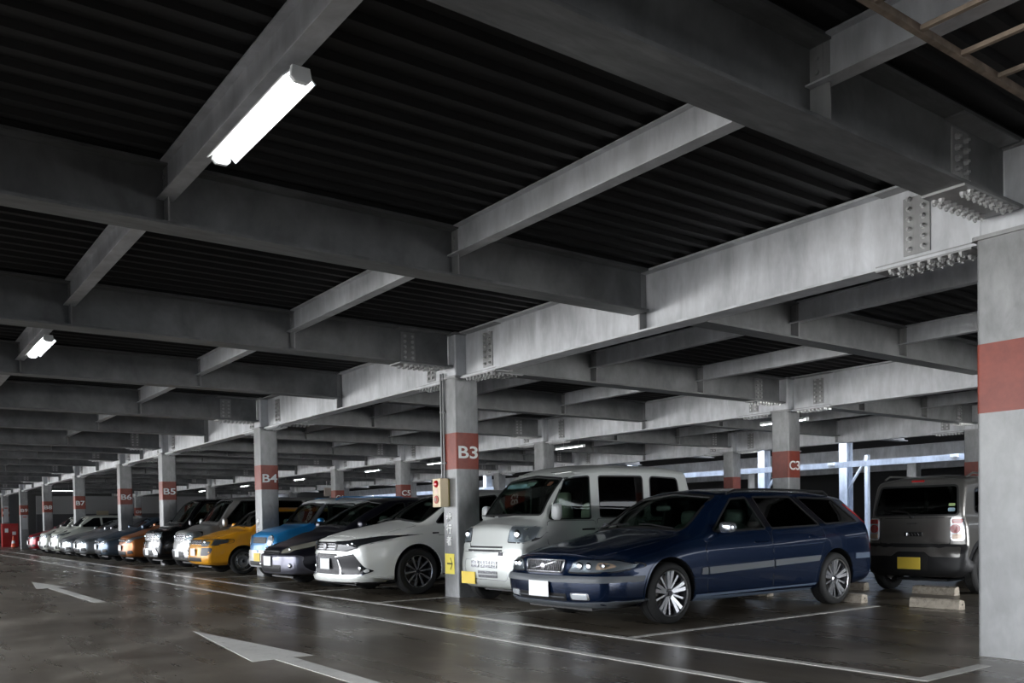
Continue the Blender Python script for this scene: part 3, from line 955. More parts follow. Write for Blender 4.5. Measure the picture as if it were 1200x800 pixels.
# ---- wheels
_wh = {}
def wheel(parent, x, y, r, style, side=1, width=.2, rimr=None):
    """side +1: outer face to +x"""
    rimr = rimr or r*.69
    key = (round(r, 3), style, round(rimr, 3))
    if key not in _wh:
        w2 = width/2; mb = MB()
        mb.lathe([(rimr, -w2+.01), (rimr+.015, -w2), (r-.03, -w2+.004), (r-.008, -w2+.025), (r, -w2+.05), (r, -.045), (r-.006, -.042), (r-.006, -.034), (r, -.031), (r, .031), (r-.006, .034), (r-.006, .042), (r, .045), (r, w2-.05), (r-.008, w2-.025), (r-.03, w2-.004), (rimr+.015, w2), (rimr, w2-.01), (rimr-.012, w2-.03), (rimr-.012, -w2+.03), (rimr, -w2+.01)], axis='x', n=48, cap=False)
        tyre = mb.mesh('wheel', M['rubber'], smooth=True, angle=40)
        mats = {'ten': (M['alloy'], M['darkalloy']), 'five2': (M['alloy'], M['darkalloy']), 'steel': (M['steelwheel'], M['black']), 'cap': (M['alloy'], M['darkalloy']), 'dark': (M['darkalloy'], M['black'])}[style]
        mb = MB()
        # barrel and lip
        mb.lathe([(rimr-.012, w2-.012), (rimr+.002, w2-.002), (rimr+.002, w2-.02), (rimr-.012, w2-.03)], axis='x', n=48, mi=0, cap=False)
        mb2 = [(rimr-.014, w2-.03), (rimr-.03, .02), (rimr-.03, -w2+.03)]
        n = 48; vs = []; fs = []
        for q, t in mb2:
            for k in range(n): vs.append((t, q*cos(2*pi*k/n), q*sin(2*pi*k/n)))
        for i in range(2):
            for k in range(n): fs.append((i*n+k, (i+1)*n+k, (i+1)*n+(k+1)%n, i*n+(k+1)%n))
        mb.add(vs, fs, 1)
        def spoke(a, w0, w1, r0, r1, x0, x1, mi=0, t=.022):
            ca, sa = cos(a), sin(a)
            def P(rr, s_, xx): return (xx, rr*ca-s_*sa, rr*sa+s_*ca)
            vs = [P(r0, -w0, x0), P(r0, w0, x0), P(r1, w1, x1), P(r1, -w1, x1), P(r0, -w0*1.2, x0-t), P(r0, w0*1.2, x0-t), P(r1, w1*1.3, x1-t), P(r1, -w1*1.3, x1-t)]
            mb.add(vs, [(0,1,2,3), (7,6,5,4), (4,5,1,0), (5,6,2,1), (6,7,3,2), (7,4,0,3)], mi)
        xo = w2-.018
        if style == 'ten':
            for k in range(5):
                a0 = 2*pi*k/5+pi/2
                for da in (-.26, .26):
                    spoke(a0+da*.55, .013, .021, .035, rimr-.008, xo-.02, xo)
                spoke(a0+pi/5, .008, .013, .035, rimr-.01, xo-.03, xo-.02, 0)
        elif style == 'five2':
            for k in range(5):
                a0 = 2*pi*k/5+pi/2+.1
                for da in (-.30, .30):
                    spoke(a0+da, .010, .017, .05, rimr-.008, xo-.018, xo)
                spoke(a0, .03, .045, .03, rimr*.6, xo-.03, xo-.025, 1)
        elif style in ('cap', 'dark'):
            for k in range(7):
                spoke(2*pi*k/7, .022, .034, .03, rimr-.008, xo-.015, xo)
        else:
            mb.lathe([(rimr-.02, xo-.045), (rimr*.78, xo-.03), (rimr*.62, xo-.012), (rimr*.5, xo-.03), (.04, xo-.04)], axis='x', n=40, mi=0)
            for k in range(10):
                a = 2*pi*k/10; mb.lathe([(.014, xo-.02), (.014, xo-.018)], (0, rimr*.72*cos(a), rimr*.72*sin(a)), 'x', 10, 1)
        mb.lathe([(.05, xo-.05), (.05, xo-.022), (.034, xo-.014)], axis='x', n=24, mi=0)
        mb.lathe([(.03, xo-.02), (.03, xo-.008), (.026, xo-.006)], axis='x', n=20, mi=1)
        for k in range(5):
            a = 2*pi*k/5; mb.lathe([(.0075, xo-.03), (.0075, xo-.012)], (0, .042*cos(a), .042*sin(a)), 'x', 6, 1)
        rim = mb.mesh('rim', list(mats))
        mb = MB(); mb.lathe([(rimr*.74, -.02), (rimr*.74, -.005)], axis='x', n=32, mi=0)
        mb.lathe([(rimr*.36, -.005), (rimr*.34, .02)], axis='x', n=24, mi=0)
        mb.box(-.03, .02, rimr*.45, rimr*.78, -.07, .09, 1)
        disc = mb.mesh('brake_disc', [M['discsteel'], M['darkalloy']])
        _wh[key] = (tyre, rim, disc)
    t, rm, ds = _wh[key]
    o = link('wheel', t, parent); o.location = (x, y, r)
    if side < 0: o.rotation_euler.z = pi
    link('rim', rm, o); link('brake_disc', ds, o)
    return o
M['darkchrome'] = simple('dark_chrome', (.16, .16, .17), .2, .9)
M['steelwheel'] = simple('steel_wheel', (.34, .34, .34), .45, .6)
M['white_off'] = simple('off_white', (.6, .6, .58), .4)
M['gloss_black'] = simple('gloss_black', (.006, .006, .008), .24, 0, .25, .1)
M['discsteel'] = simple('disc_steel', (.16, .15, .14), .5, .8)

def seat(parent, x, y, z, mat, name='seat', w=.24, hr=True, s=1):
    e = MB()
    e.ball((x, y, z+.08), w, .26, .10, 16, 8, p=.45)
    e.ball((x, y+.30, z+.40), w*.95, .10, .34, 16, 10, p=.5)
    o = e.build(name, mat, parent, smooth=True, angle=60)
    if hr:
        h = MB(); h.ball((x, y+.36, z+.80), .135, .055, .10, 14, 8, p=.55); h.tube([(x-.05, y+.36, z+.66), (x-.05, y+.36, z+.75)], .006, 6); h.tube([(x+.05, y+.36, z+.66), (x+.05, y+.36, z+.75)], .006, 6)
        h.build('headrest', mat, o, smooth=True, angle=60)
    return o
def steering(parent, x, y, z):
    mb = MB(); pts = []
    R_ = .18
    for k in range(25):
        a = 2*pi*k/24; pts.append((x+R_*cos(a), y-.06*sin(a), z+R_*sin(a)*.93))
    mb.tube(pts, .014, 8, cap=False); mb.ball((x, y-.0, z-.01), .06, .025, .05); mb.tube([(x-R_, y, z), (x+R_, y, z)], .014, 6); mb.tube([(x, y, z), (x, y-.3, z-.12)], .02, 6)
    return mb.build('steering_wheel', M['interior'], parent, smooth=True)

def make_car(name, pos, spec, label, cat='car', rz=0, group=None, kids=None):
    e = empty(name, pos, rz)
    body = spec['body']; P = spec['paint']; hero = spec.get('hero', 1)
    L = body.L; W = body.W
    r = spec['r']; ya, yb = spec['axles']; tw = spec.get('track', W-.115)
    cut = []; cut2 = []
    for yc in (ya, yb):
        for s in (-1, 1):
            c = MB(); c.lathe([(spec.get('arch', r+.055), (W-.36)*s), (spec.get('arch', r+.055), (W+.3)*s)], (0, yc, r+.01), 'x', 40); cut.append(c)
    both = (1, -1)
    wins = spec.get('windows', [])
    if hero:
        for nm, poly, mt in wins:
            for s in both:
                c = MB(); a, b = sorted((s*.30, s*(W+.3)))
                c.prism(poly, a, b, 'x'); cut.append(c)
        for key in ('windshield', 'rear_window'):
            if key in spec:
                poly, y0, y1 = spec[key][:3]; c = MB(); c.prism(poly, y0, y1, 'y'); cut2.append(c)
    for c in spec.get('cuts', []): cut.append(c)
    bo = body_mesh(body, 'body', P, e, [cut, cut2], inner=True, upper=spec.get('upper', ()))
    # arch liners
    for yc in (ya, yb):
        for s in both:
            mb = MB(); n = 20; vs = []; R_ = spec.get('arch', r+.055)-.004; x0, x1 = s*(W-.37), s*(W-.035)
            for k in range(n+1):
                a = -.25+(pi+.5)*k/n; vs += [(x0, yc+R_*cos(a), r+.01+R_*sin(a)), (x1, yc+R_*cos(a), r+.01+R_*sin(a))]
            fs = [(2*k, 2*k+1, 2*k+3, 2*k+2) for k in range(n)]; fs.append(tuple(2*k for k in range(n+1)))
            mb.add(vs, fs); mb.build('wheel_liner', M['black'], e)
    if spec.get('lip', 1):
        for yc in (ya, yb):
            for s in both:
                R0 = spec.get('arch', r+.055); w_ = spec.get('lipw', .022); n = 28; pol = []
                a0 = math.asin(max(-.9, min(.9, (spec['lipz']-(r+.01))/R0))) if 'lipz' in spec else -.1
                for k in range(n+1): a = a0+(pi-2*a0)*k/n; pol.append((yc+(R0+.0)*cos(a), r+.01+(R0+.0)*sin(a)))
                for k in range(n, -1, -1): a = a0+(pi-2*a0)*k/n; pol.append((yc+(R0+w_)*cos(a), r+.01+(R0+w_)*sin(a)))
                patch(body, 'wheel_arch_trim', pol, '+x' if s > 0 else '-x', spec.get('lipmat', P), e, .006, .02, .07)
    # underside and cabin floor
    mb = MB(); mb.box(-W+.38, W-.38, .25, L-.25, .17, .20); mb.build('underbody', M['black'], e)
    for yc in (ya, yb):
        for s in both: wheel(e, s*(tw), yc, r, spec['wheel'], s, spec.get('ww', .2), spec.get('rimr'))
    # glass
    for nm, poly, mt in wins:
        for s in both:
            ax = '+x' if s > 0 else '-x'
            g = patch(body, nm, inset(poly, -.012) if hero else poly, ax, mt if hero else M['glass_opaque'], e, -.006 if hero else .003, .003 if hero else .008, .08)
            if hero:
                fr = rim_poly(poly, .016)
                for q in fr: patch(body, 'window_seal', q, ax, M['black'], g, .003, .012, .12)
    for key, nm in (('windshield', 'windshield'), ('rear_window', 'rear_window')):
        if key in spec:
            poly = spec[key][0]; ax = '-y' if key == 'windshield' else '+y'
            g = patch(body, nm, inset(poly, -.012) if hero else poly, ax, (spec[key][3] if len(spec[key]) > 3 else M['glass']) if hero else M['glass_opaque'], e, -.006 if hero else .003, .003 if hero else .008, .07)
            if hero:
                for q in rim_poly(poly, .02): patch(body, 'window_seal', q, ax, M['black'], g, .003, .012, .12)
    spec['build'](e, body, spec)
    if hero:
        ym = spec.get('cabin', (ya+.55, yb-.1)); sm = spec.get('seatmat', M['seat']); zf = spec.get('zf', .32)
        mb = MB(); mb.box(-W+.14, W-.14, ym[0]-.3, ym[1]+.5, zf-.05, zf); mb.build('cabin_floor', M['interior'], e)
        dz = spec['dashz']; mb = MB(); mb.prism([(ym[0]-.45, dz-.4), (ym[0]-.45, dz-.03), (ym[0]-.1, dz), (ym[0]+.03, dz-.06), (ym[0]+.0, dz-.4)], -W+.16, W-.16, 'x'); mb.build('dashboard', M['interior'], e)
        steering(e, -.36, ym[0]+.16, dz+.02)
        for s in both: seat(e, s*.36, ym[0]+.62, zf, sm, 'front_seat', .23)
        if spec.get('rear', 1):
            for s in both: seat(e, s*.36, ym[0]+1.45, zf+.02, sm, 'rear_seat', .25)
        mb = MB(); zt = body.F[5](ym[0]+.25)-.10
        mb.ball((0, ym[0]+.12, zt-.04), .12, .015, .035, p=.6); mb.build('rear_view_mirror', M['black'], e, smooth=True)
    if 'plate' in spec:
        px, pz, mt, ax = spec['plate'][:4]; hw, hh = .165, .0825
        o, d = AX[ax](px, pz); loc, n = body.hit(o, d)
        mb = MB(); yy = loc.y+(-.028 if ax == '-y' else .075)
        mb.box(px-hw, px+hw, yy-.004, yy+.004, pz-hh, pz+hh); pl = mb.build('licence_plate', mt, e, bevel=.002)
        mb = MB(); mb.box(px-hw*.8, px+hw*.8, min(yy, loc.y+(.02 if ax == '-y' else -.02)), max(yy, loc.y+(.02 if ax == '-y' else -.02)), pz-hh*.6, pz+hh*.6); mb.build('plate_bracket', M['black'], pl)
    return tag(e, label, cat, group)
def rim_poly(poly, w):
    """frame strips (as quads) around a window polygon"""
    o = inset(poly, -w); i_ = inset(poly, .004); n = len(poly); out_ = []
    seg = max(1, n//4); k = 0
    ring = []
    while k < n:
        j = min(n, k+seg)
        idx = list(range(k, j+1)); out_.append([o[q % n] for q in idx]+[i_[q % n] for q in idx[::-1]]); k = j
    return out_
def side_mirror(e, x, y, z, mat, sx=1, w=.20, h=.13, arm=.06, glassy=True):
    mb = MB(); mb.ball((x+sx*(arm+w/2), y, z), w/2, .055, h/2, 16, 10, p=.6)
    o = mb.build('side_mirror', mat, e, smooth=True, angle=70)
    mb = MB(); mb.tube([(x-sx*.03, y+.01, z-h*.3), (x+sx*(arm+.03), y+.01, z-h*.2)], .022, 8); mb.build('mirror_arm', M['black'], o, smooth=True)
    mb = MB(); mb.ball((x+sx*(arm+w/2), y+.052, z), w/2*.88, .006, h/2*.82, 16, 8, p=.6); mb.build('mirror_glass', M['chrome'], o, smooth=True)
    return o
def handle(parent, x, y, z, mat, s=1, w=.11):
    mb = MB(); mb.tube([(x, y-w, z), (x+s*.035, y-w*.7, z+.003), (x+s*.038, y+w*.7, z+.003), (x, y+w, z)], .013, 8)
    return mb.build('door_handle', mat, parent, smooth=True)
def surf_x(body, y, z, s=1):
    loc, n = body.hit((3*s, y, z), (-s, 0, 0)); return loc.x if loc is not None else s*body.W
def surf_y(body, x, z, back=False):
    loc, n = body.hit((x, 9 if back else -3, z), (0, -1 if back else 1, 0)); return loc.y if loc is not None else 0
def headlamp(e, body, poly, mat=None, ax='-y', balls=(), name='headlight', rim=None, off=.006, amber=None):
    o = patch(body, name, inset(poly, .004), ax, rim or (M['cell'] if mat is None else M['darkchrome']), e, off+.001, .02, .05)
    patch(body, 'lamp_rim', inset(poly, -.011), ax, M['black'], o, off-.005, .02, .05)
    a = patch(body, 'lens', poly, ax, M['lamp_glass'] if mat is None else mat, o, off+.014, .003, .035)
    for (bx_, bz, br) in balls:
        loc, n = body.hit(*AX[ax](bx_, bz))
        if loc is None: continue
        mb = MB(); c = loc+n*(off+.000)
        mb.ball(tuple(c), br, br*.35, br, 18, 10); mb.build('bulb_reflector', M['reflector'], o, smooth=True)
    if amber:
        patch(body, 'indicator', amber, ax, M['amber'], o, off+.002, .006, .04)
    return o
def door(e, body, poly, paint_, s=1, hy=None, hz=None, hmat=None, seam=.007, name='door'):
    ax = '+x' if s > 0 else '-x'
    sm = patch(body, 'door_seam', inset(poly, -seam), ax, M['black'], e, .0004, .006, .10)
    d = patch(body, name, poly, ax, paint_, e, .0025, .008, .07); sm.parent = d
    if hy: handle(d, surf_x(body, hy, hz, s)-s*.004, hy, hz, hmat or paint_, s)
    return d
def slats(e, body, x0, x1, z0, z1, n, mat, name='grille', ax='-y', vert=False, th=.006, off=.006):
    g = patch(body, name, [(x0, z0), (x1, z0), (x1, z1), (x0, z1)], ax, M['black'], e, off-.003, .02, .08)
    mb_out = []
    for i in range(n):
        if vert:
            c = x0+(x1-x0)*(i+.5)/n; q = [(c-th/2, z0), (c+th/2, z0), (c+th/2, z1), (c-th/2, z1)]
        else:
            c = z0+(z1-z0)*(i+.5)/n; q = [(x0, c-th/2), (x1, c-th/2), (x1, c+th/2), (x0, c+th/2)]
        patch(body, 'grille_bar', q, ax, mat, g, off+.006, .012, .12)
    return g
# ------------------------------------------------------------------ the cars
FZ0 = [(.15, .08), (.45, 0), (.6, .01), (1.0, .12)]
# ---- dark blue estate
def estate():
    p = paint('dark_blue_paint', (.003, .012, .038), .5, .25)
    st = [(0, .215, .80, .64, .62, .70, .74), (.3, .20, .875, .72, .67, .785, .825), (1.0, .20, .90, .82, .70, .885, .94),
          (1.36, .20, .90, .88, .72, .945, .985), (1.55, .20, .90, .90, .705, 1.03, 1.085), (2.0, .20, .90, .925, .625, 1.30, 1.37),
          (2.2, .20, .90, .93, .60, 1.375, 1.435), (2.9, .20, .90, .95, .60, 1.405, 1.47), (4.0, .20, .90, .98, .60, 1.39, 1.455), (4.6, .22, .89, 1.0, .585, 1.365, 1.42), (4.93, .25, .87, 1.0, .57, 1.34, 1.39)]
    b = Body(st, [(.2, .10), (.3, .03), (.50, 0), (.54, .03), (.57, .05), (.72, .085), (1, .3)], [(.2, .08), (.5, 0), (.62, .02), (.95, .06), (1.4, .38)], fb=.24, rb=.08, fall=1.25, rfall=1.3, ny=110, pf=3.0)
    grey = simple('grey_moulding', (.10, .11, .12), .45); lgrey = simple('sill_moulding', (.10, .13, .18), .35)
    spec = dict(body=b, paint=p, r=.325, axles=(1.04, 4.01), wheel='ten', track=.79, ww=.21, rimr=.245, arch=.372, dashz=.90, zf=.30, seatmat=M['seat_leather'], cabin=(1.75, 3.9), lipmat=p, lipw=.02, lipz=.30,
        windows=[('front_door_glass', rpoly([(1.80, .965), (2.29, 1.315), (2.56, 1.335), (2.68, .975)], .02), M['glass']),
                 ('rear_door_glass', rpoly([(2.80, .98), (2.69, 1.34), (3.40, 1.345), (3.73, 1.00)], .03), M['glass_dark']),
                 ('cargo_glass', rpoly([(3.87, 1.015), (3.55, 1.34), (4.30, 1.32), (4.57, 1.04)], .04), M['glass_dark'])],
        windshield=(rpoly([(-.665, .985), (0, 1.025), (.665, .985), (.555, 1.345), (0, 1.40), (-.555, 1.345)], .03), 1.2, 2.6, M['glass']),
        plate=(-.02, .395, M['plate_w'], '-y'))
    def build(e, b, s):
        for sd in (1, -1):
            door(e, b, rpoly([(1.62, .29), (1.60, .80), (1.75, .935), (2.69, .955), (2.74, .85), (2.74, .29)], .04), p, sd, 2.55, .83, p)
            door(e, b, rpoly([(2.76, .29), (2.76, .85), (2.78, .955), (3.76, .985), (3.80, .86), (3.66, .62), (3.60, .44), (3.56, .29)], .04), p, sd, 3.60, .87, p)
            ax = '+x' if sd > 0 else '-x'
            for q in ([(1.62, .50), (2.735, .535), (2.735, .605), (1.62, .575)], [(2.765, .537), (3.62, .565), (3.66, .632), (2.765, .607)]):
                patch(b, 'side_moulding', rpoly(q, .012), ax, grey, e, .016, .02, .10)
            patch(b, 'side_moulding', rpoly([(1.50, .50), (1.60, .50), (1.60, .575), (1.515, .57)], .012), ax, grey, e, .012, .02, .10)
            patch(b, 'sill_moulding', [(1.46, .215), (3.58, .215), (3.60, .295), (1.44, .285)], ax, lgrey, e, .010, .02, .12)
            for q in ([(2.69, .985), (2.575, 1.33), (2.68, 1.335), (2.79, .99)], [(3.745, 1.01), (3.42, 1.345), (3.54, 1.345), (3.86, 1.02)]): patch(b, 'pillar_trim', q, ax, M['gloss_black'], e, .0035, .008, .06)
            patch(b, 'tail_light', rpoly([(4.50, 1.26), (4.55, 1.25), (4.86, .98), (4.90, .66), (4.83, .64), (4.81, .98)], .02), ax, M['redlens'], e, .006, .012, .05)
            patch(b, 'bumper_strip', [(4.42, .56), (4.86, .56), (4.86, .63), (4.42, .63)], ax, lgrey, e, .012, .02, .1)
            side_mirror(e, sd*surf_x(b, 1.86, .96, 1), 1.86, 1.0, M['mirror_shell'], sd, .19, .12, .04)
            mb = MB(); xr = .60
            pts = [(sd*.575, 2.3, b.F[4](2.3)-.0)]+[(sd*.57, yy, b.F[4](yy)+.035) for yy in (2.45, 2.9, 3.4, 3.9, 4.2)]+[(sd*.56, 4.3, b.F[4](4.6)-.0)]
            mb.tube(pts, .014, 8); mb.build('roof_rail', M['black'], e, smooth=True)
        # bonnet
        hood = [(-.60, .20), (0, .14), (.60, .20), (.68, .45), (.72, 1.0), (.70, 1.36), (0, 1.40), (-.70, 1.36), (-.72, 1.0), (-.68, .45)]
        patch(b, 'bonnet_seam', inset(hood, -.008), '+z', M['black'], e, .0006, .006, .14)
        patch(b, 'bonnet', hood, '+z', p, e, .004, .008, .09)
        # nose
        patch(b, 'bumper_strip', [(-.88, .47), (.88, .47), (.88, .53), (-.88, .53)], '-y', grey, e, .014, .03, .06)
        patch(b, 'lower_lip', [(-.86, .225), (.86, .225), (.86, .29), (.5, .265), (-.5, .265), (-.86, .29)], '-y', grey, e, .016, .03, .06)
        o = patch(b, 'lower_intake', rpoly([(-.42, .28), (.36, .28), (.36, .355), (-.42, .355)], .02), '-y', M['black'], e, .004, .02, .06)
        patch(b, 'intake_vane', [(-.40, .312), (.34, .312), (.34, .322), (-.40, .322)], '-y', grey, o, .012, .014, .1)
        for sd in (1, -1):
            f = patch(b, 'fog_light', rpoly([(sd*.42, .292), (sd*.64, .292), (sd*.64, .365), (sd*.42, .365)][::sd], .02), '-y', M['chrome'], e, .006, .02, .05)
            patch(b, 'fog_lens', rpoly([(sd*.44, .302), (sd*.62, .302), (sd*.62, .355), (sd*.44, .355)][::sd], .016), '-y', M['lens'], f, .012, .01, .04)
        g = patch(b, 'grille', rpoly([(-.30, .55), (.30, .55), (.32, .695), (-.32, .695)], .03), '-y', M['chrome'], e, .020, .03, .05)
        patch(b, 'grille_mesh', rpoly([(-.275, .568), (.275, .568), (.29, .68), (-.29, .68)], .02), '-y', M['darkalloy'], g, .024, .01, .05)
        for i in range(19):
            x = -.262+.524*i/18
            patch(b, 'grille_bar', [(x-.0055, .568), (x+.0055, .568), (x+.0055, .68), (x-.0055, .68)], '-y', M['chrome'], g, .031, .01, .1)
        patch(b, 'diagonal_bar', [(-.20, .59), (-.17, .585), (.22, .672), (.20, .68)], '-y', M['chrome'], g, .036, .01, .08)
        mb = MB(); yy = surf_y(b, 0, .63)-.032; mb.lathe([(.036, 0), (.036, -.010), (.028, -.014)], (0, yy, .632), 'y', 24); mb.build('round_emblem', M['chrome'], g, smooth=True)
        for sd in (1, -1):
            pl = [(sd*.37, .575), (sd*.56, .568), (sd*.80, .580), (sd*.862, .61), (sd*.855, .655), (sd*.78, .69), (sd*.50, .70), (sd*.43, .675)]
            am = [(sd*.68, .60), (sd*.76, .605), (sd*.80, .625), (sd*.78, .65), (sd*.74, .665), (sd*.68, .67)]
            headlamp(e, b, rpoly(pl[::sd], .02), balls=[(sd*.50, .635, .045), (sd*.60, .633, .042), (sd*.73, .636, .028)], amber=rpoly(am[::sd], .02))
        for sd in (-1, 1):
            mb = MB(); mb.tube([(sd*.62, 1.36, 1.0), (sd*.30, 1.34, 1.045), (sd*.08, 1.38, 1.05)], .008, 6); mb.build('wiper', M['black'], e)
        patch(b, 'rear_plate', [(-.17, .72), (.17, .72), (.17, .89), (-.17, .89)], '+y', M['plate_w'], e, .008, .01, .1)
    spec['build'] = build
    return spec
M['mirror_shell'] = simple('mirror_shell', (.55, .58, .62), .15, .9)

# ---- white kei van
def kei_van():
    p = paint('silver_white_paint', (.52, .54, .52), .35, .35)
    st = [(0, .22, .71, .96, .62, 1.01, 1.055), (.2, .20, .73, 1.03, .64, 1.075, 1.12), (.36, .20, .74, 1.07, .665, 1.12, 1.165), (.46, .20, .74, 1.09, .672, 1.22, 1.28),
          (.80, .20, .74, 1.12, .655, 1.58, 1.64), (.98, .20, .74, 1.13, .645, 1.72, 1.775), (1.2, .20, .74, 1.14, .64, 1.79, 1.85), (1.7, .20, .74, 1.14, .64, 1.83, 1.895), (2.8, .20, .74, 1.14, .64, 1.83, 1.90), (3.50, .22, .735, 1.14, .62, 1.79, 1.86)]
    b = Body(st, [(.2, .06), (.3, .02), (.5, 0), (.66, .02), (.75, .035), (.95, .08), (1.1, .10), (1.3, .10)], [(.2, .04), (.5, 0), (1.1, .05), (1.8, .22)], fb=.11, rb=.06, fall=.62, rfall=.9, ny=90, nose=.05, pf=3.4)
    spec = dict(body=b, paint=p, r=.28, axles=(.50, 2.95), wheel='cap', track=.65, ww=.16, arch=.325, dashz=1.05, zf=.62, seatmat=M['seat_beige'], cabin=(.72, 2.9), lip=0, rimr=.17,
        windows=[('front_door_glass', rpoly([(.56, 1.13), (.66, 1.33), (.88, 1.66), (1.30, 1.70), (1.30, 1.13)], .05), M['glass']),
                 ('sliding_door_glass', rpoly([(1.46, 1.15), (1.46, 1.70), (2.30, 1.71), (2.30, 1.15)], .05), M['glass_dark']),
                 ('rear_quarter_glass', rpoly([(2.46, 1.15), (2.46, 1.71), (3.02, 1.69), (3.10, 1.15)], .06), M['glass_dark'])],
        windshield=(rpoly([(-.635, 1.19), (0, 1.20), (.635, 1.19), (.575, 1.66), (0, 1.715), (-.575, 1.66)], .04), .15, 1.25, M['glass']),
        plate=(-.40, .345, M['plate_y'], '-y'))
    def build(e, b, s):
        for sd in (1, -1):
            ax = '+x' if sd > 0 else '-x'
            door(e, b, rpoly([(.74, .27), (.86, .55), (.86, .75), (.50, .98), (.50, 1.12), (.60, 1.30), (.83, 1.70), (1.36, 1.74), (1.36, .27)], .05), p, sd, 1.24, .95, M['black']) if 0 else None
            door(e, b, rpoly([(.50, .80), (.53, 1.10), (1.36, 1.10), (1.36, .27), (.86, .27), (.84, .62)], .05), p, sd, 1.22, .98, M['black'])
            door(e, b, rpoly([(1.40, .27), (1.40, 1.12), (2.37, 1.12), (2.37, .45), (2.30, .27)], .05), p, sd, 1.55, .98, M['black'], name='sliding_door')
            for q in ([(1.33, 1.15), (1.43, 1.15), (1.43, 1.69), (1.33, 1.69)], [(2.33, 1.15), (2.43, 1.15), (2.43, 1.70), (2.33, 1.70)]):
                pass
            patch(b, 'slide_rail', [(2.38, 1.06), (3.2, 1.06), (3.2, 1.085), (2.38, 1.085)], ax, M['black'], e, .003, .01, .12)
            patch(b, 'tail_light', rpoly([(3.30, .78), (3.44, .78), (3.42, 1.10), (3.30, 1.10)], .02), ax, M['redlens'], e, .008, .01, .06)
            for q in ([(1.305, 1.14), (1.455, 1.16), (1.455, 1.69), (1.305, 1.69)],): patch(b, 'pillar_trim', q, ax, p, e, .0035, .008, .06)
            # gutter
            patch(b, 'roof_gutter', [(.82, 1.735), (3.3, 1.765), (3.3, 1.785), (.82, 1.755)], ax, p, e, .010, .015, .12)
            mb = MB(); xx = surf_x(b, .62, 1.2, sd)
            mb.ball((xx+sd*.12, .60, 1.22), .075, .05, .105, 14, 10, p=.55); o = mb.build('side_mirror', M['mirror_grey'], e, smooth=True, angle=70)
            mb = MB(); mb.tube([(xx-sd*.02, .66, 1.16), (xx+sd*.12, .62, 1.17)], .02, 8); mb.build('mirror_arm', M['black'], o)
            pl = [(sd*.43, .835), (sd*.685, .825), (sd*.71, .88), (sd*.695, 1.03), (sd*.46, 1.035), (sd*.44, .97)]
            headlamp(e, b, rpoly(pl[::sd], .02), balls=[(sd*.565, .93, .065)])
            patch(b, 'lamp_surround', rpoly([(sd*.40, .75), (sd*.70, .735), (sd*.71, .80), (sd*.43, .815)][::sd], .02), '-y', p, e, .012, .02, .05)
        for z in (.765, .72):
            g = patch(b, 'grille', rpoly([(-.46, z-.012), (.34, z-.012), (.34, z+.012), (-.46, z+.012)], .008), '-y', M['black'], e, .004, .015, .06)
            for k in range(16):
                x = -.44+.76*k/15; patch(b, 'grille_bar', [(x-.006, z-.012), (x+.006, z-.012), (x+.006, z+.012), (x-.006, z+.012)], '-y', M['darkalloy'], g, .008, .008, .1)
        patch(b, 'bonnet_seam', [(-.68, .700), (.68, .700), (.68, .706), (-.68, .706)], '-y', M['black'], e, .001, .008, .1)
        patch(b, 'badge', [(.28, .655), (.36, .655), (.36, .70), (.28, .70)], '-y', M['darkalloy'], e, .01, .01, .1)
        for (x0, x1, z0, z1) in ((-.34, -.14, .49, .58), (-.11, .27, .49, .58), (-.17, .27, .36, .45)):
            g = patch(b, 'bumper_intake', rpoly([(x0, z0), (x1, z0), (x1, z1), (x0, z1)], .008), '-y', M['darkgrille'], e, .003, .015, .06)
            patch(b, 'intake_bar', [(x0, (z0+z1)/2-.005), (x1, (z0+z1)/2-.005), (x1, (z0+z1)/2+.005), (x0, (z0+z1)/2+.005)], '-y', p, g, .01, .01, .1)
            n = int((x1-x0)/.028)
            for k in range(1, n):
                x = x0+(x1-x0)*k/n; patch(b, 'intake_bar', [(x-.003, z0), (x+.003, z0), (x+.003, z1), (x-.003, z1)], '-y', M['alloy'], g, .006, .006, .1)
        q = rpoly([(-.50, .335), (.46, .335), (.48, .60), (-.52, .60)], .04)
        for s_ in rim_poly(q, .006): patch(b, 'bumper_crease', s_, '-y', M['alloy'], e, .003, .005, .1)
        for sd in (-1, 1):
            mb = MB(); mb.tube([(sd*.05, .20, 1.165), (sd*.35, .26, 1.185), (sd*.58, .36, 1.19)], .009, 6); mb.build('wiper', M['black'], e)
        mb = MB()
        random.seed(3)
        for k in range(9):
            mb.ball((-.36+random.uniform(-.16, .16), .58+random.uniform(-.05, .08), 1.09+random.uniform(0, .09)), .07, .05, .035, 10, 6, p=.8)
        o = mb.build('crumpled_cloth', simple('cloth_mint', (.45, .62, .52), .8), e, smooth=True)
        patch(b, 'mirror_sticker', [(-.08, 1.60), (.10, 1.60), (.10, 1.66), (-.08, 1.66)], '-y', simple('tag_grey', (.55, .6, .6), .5), e, -.02, .002, .1)
        patch(b, 'inspection_sticker', rpoly([(.38, 1.585), (.46, 1.585), (.46, 1.64), (.38, 1.64)], .02), '-y', simple('sticker_red', (.6, .18, .12), .5), e, -.012, .002, .1)
    spec['build'] = build
    return spec
M['mirror_grey'] = simple('mirror_grey', (.35, .36, .36), .35)
M['darkgrille'] = simple('dark_grille', (.10, .10, .11), .4, .3)

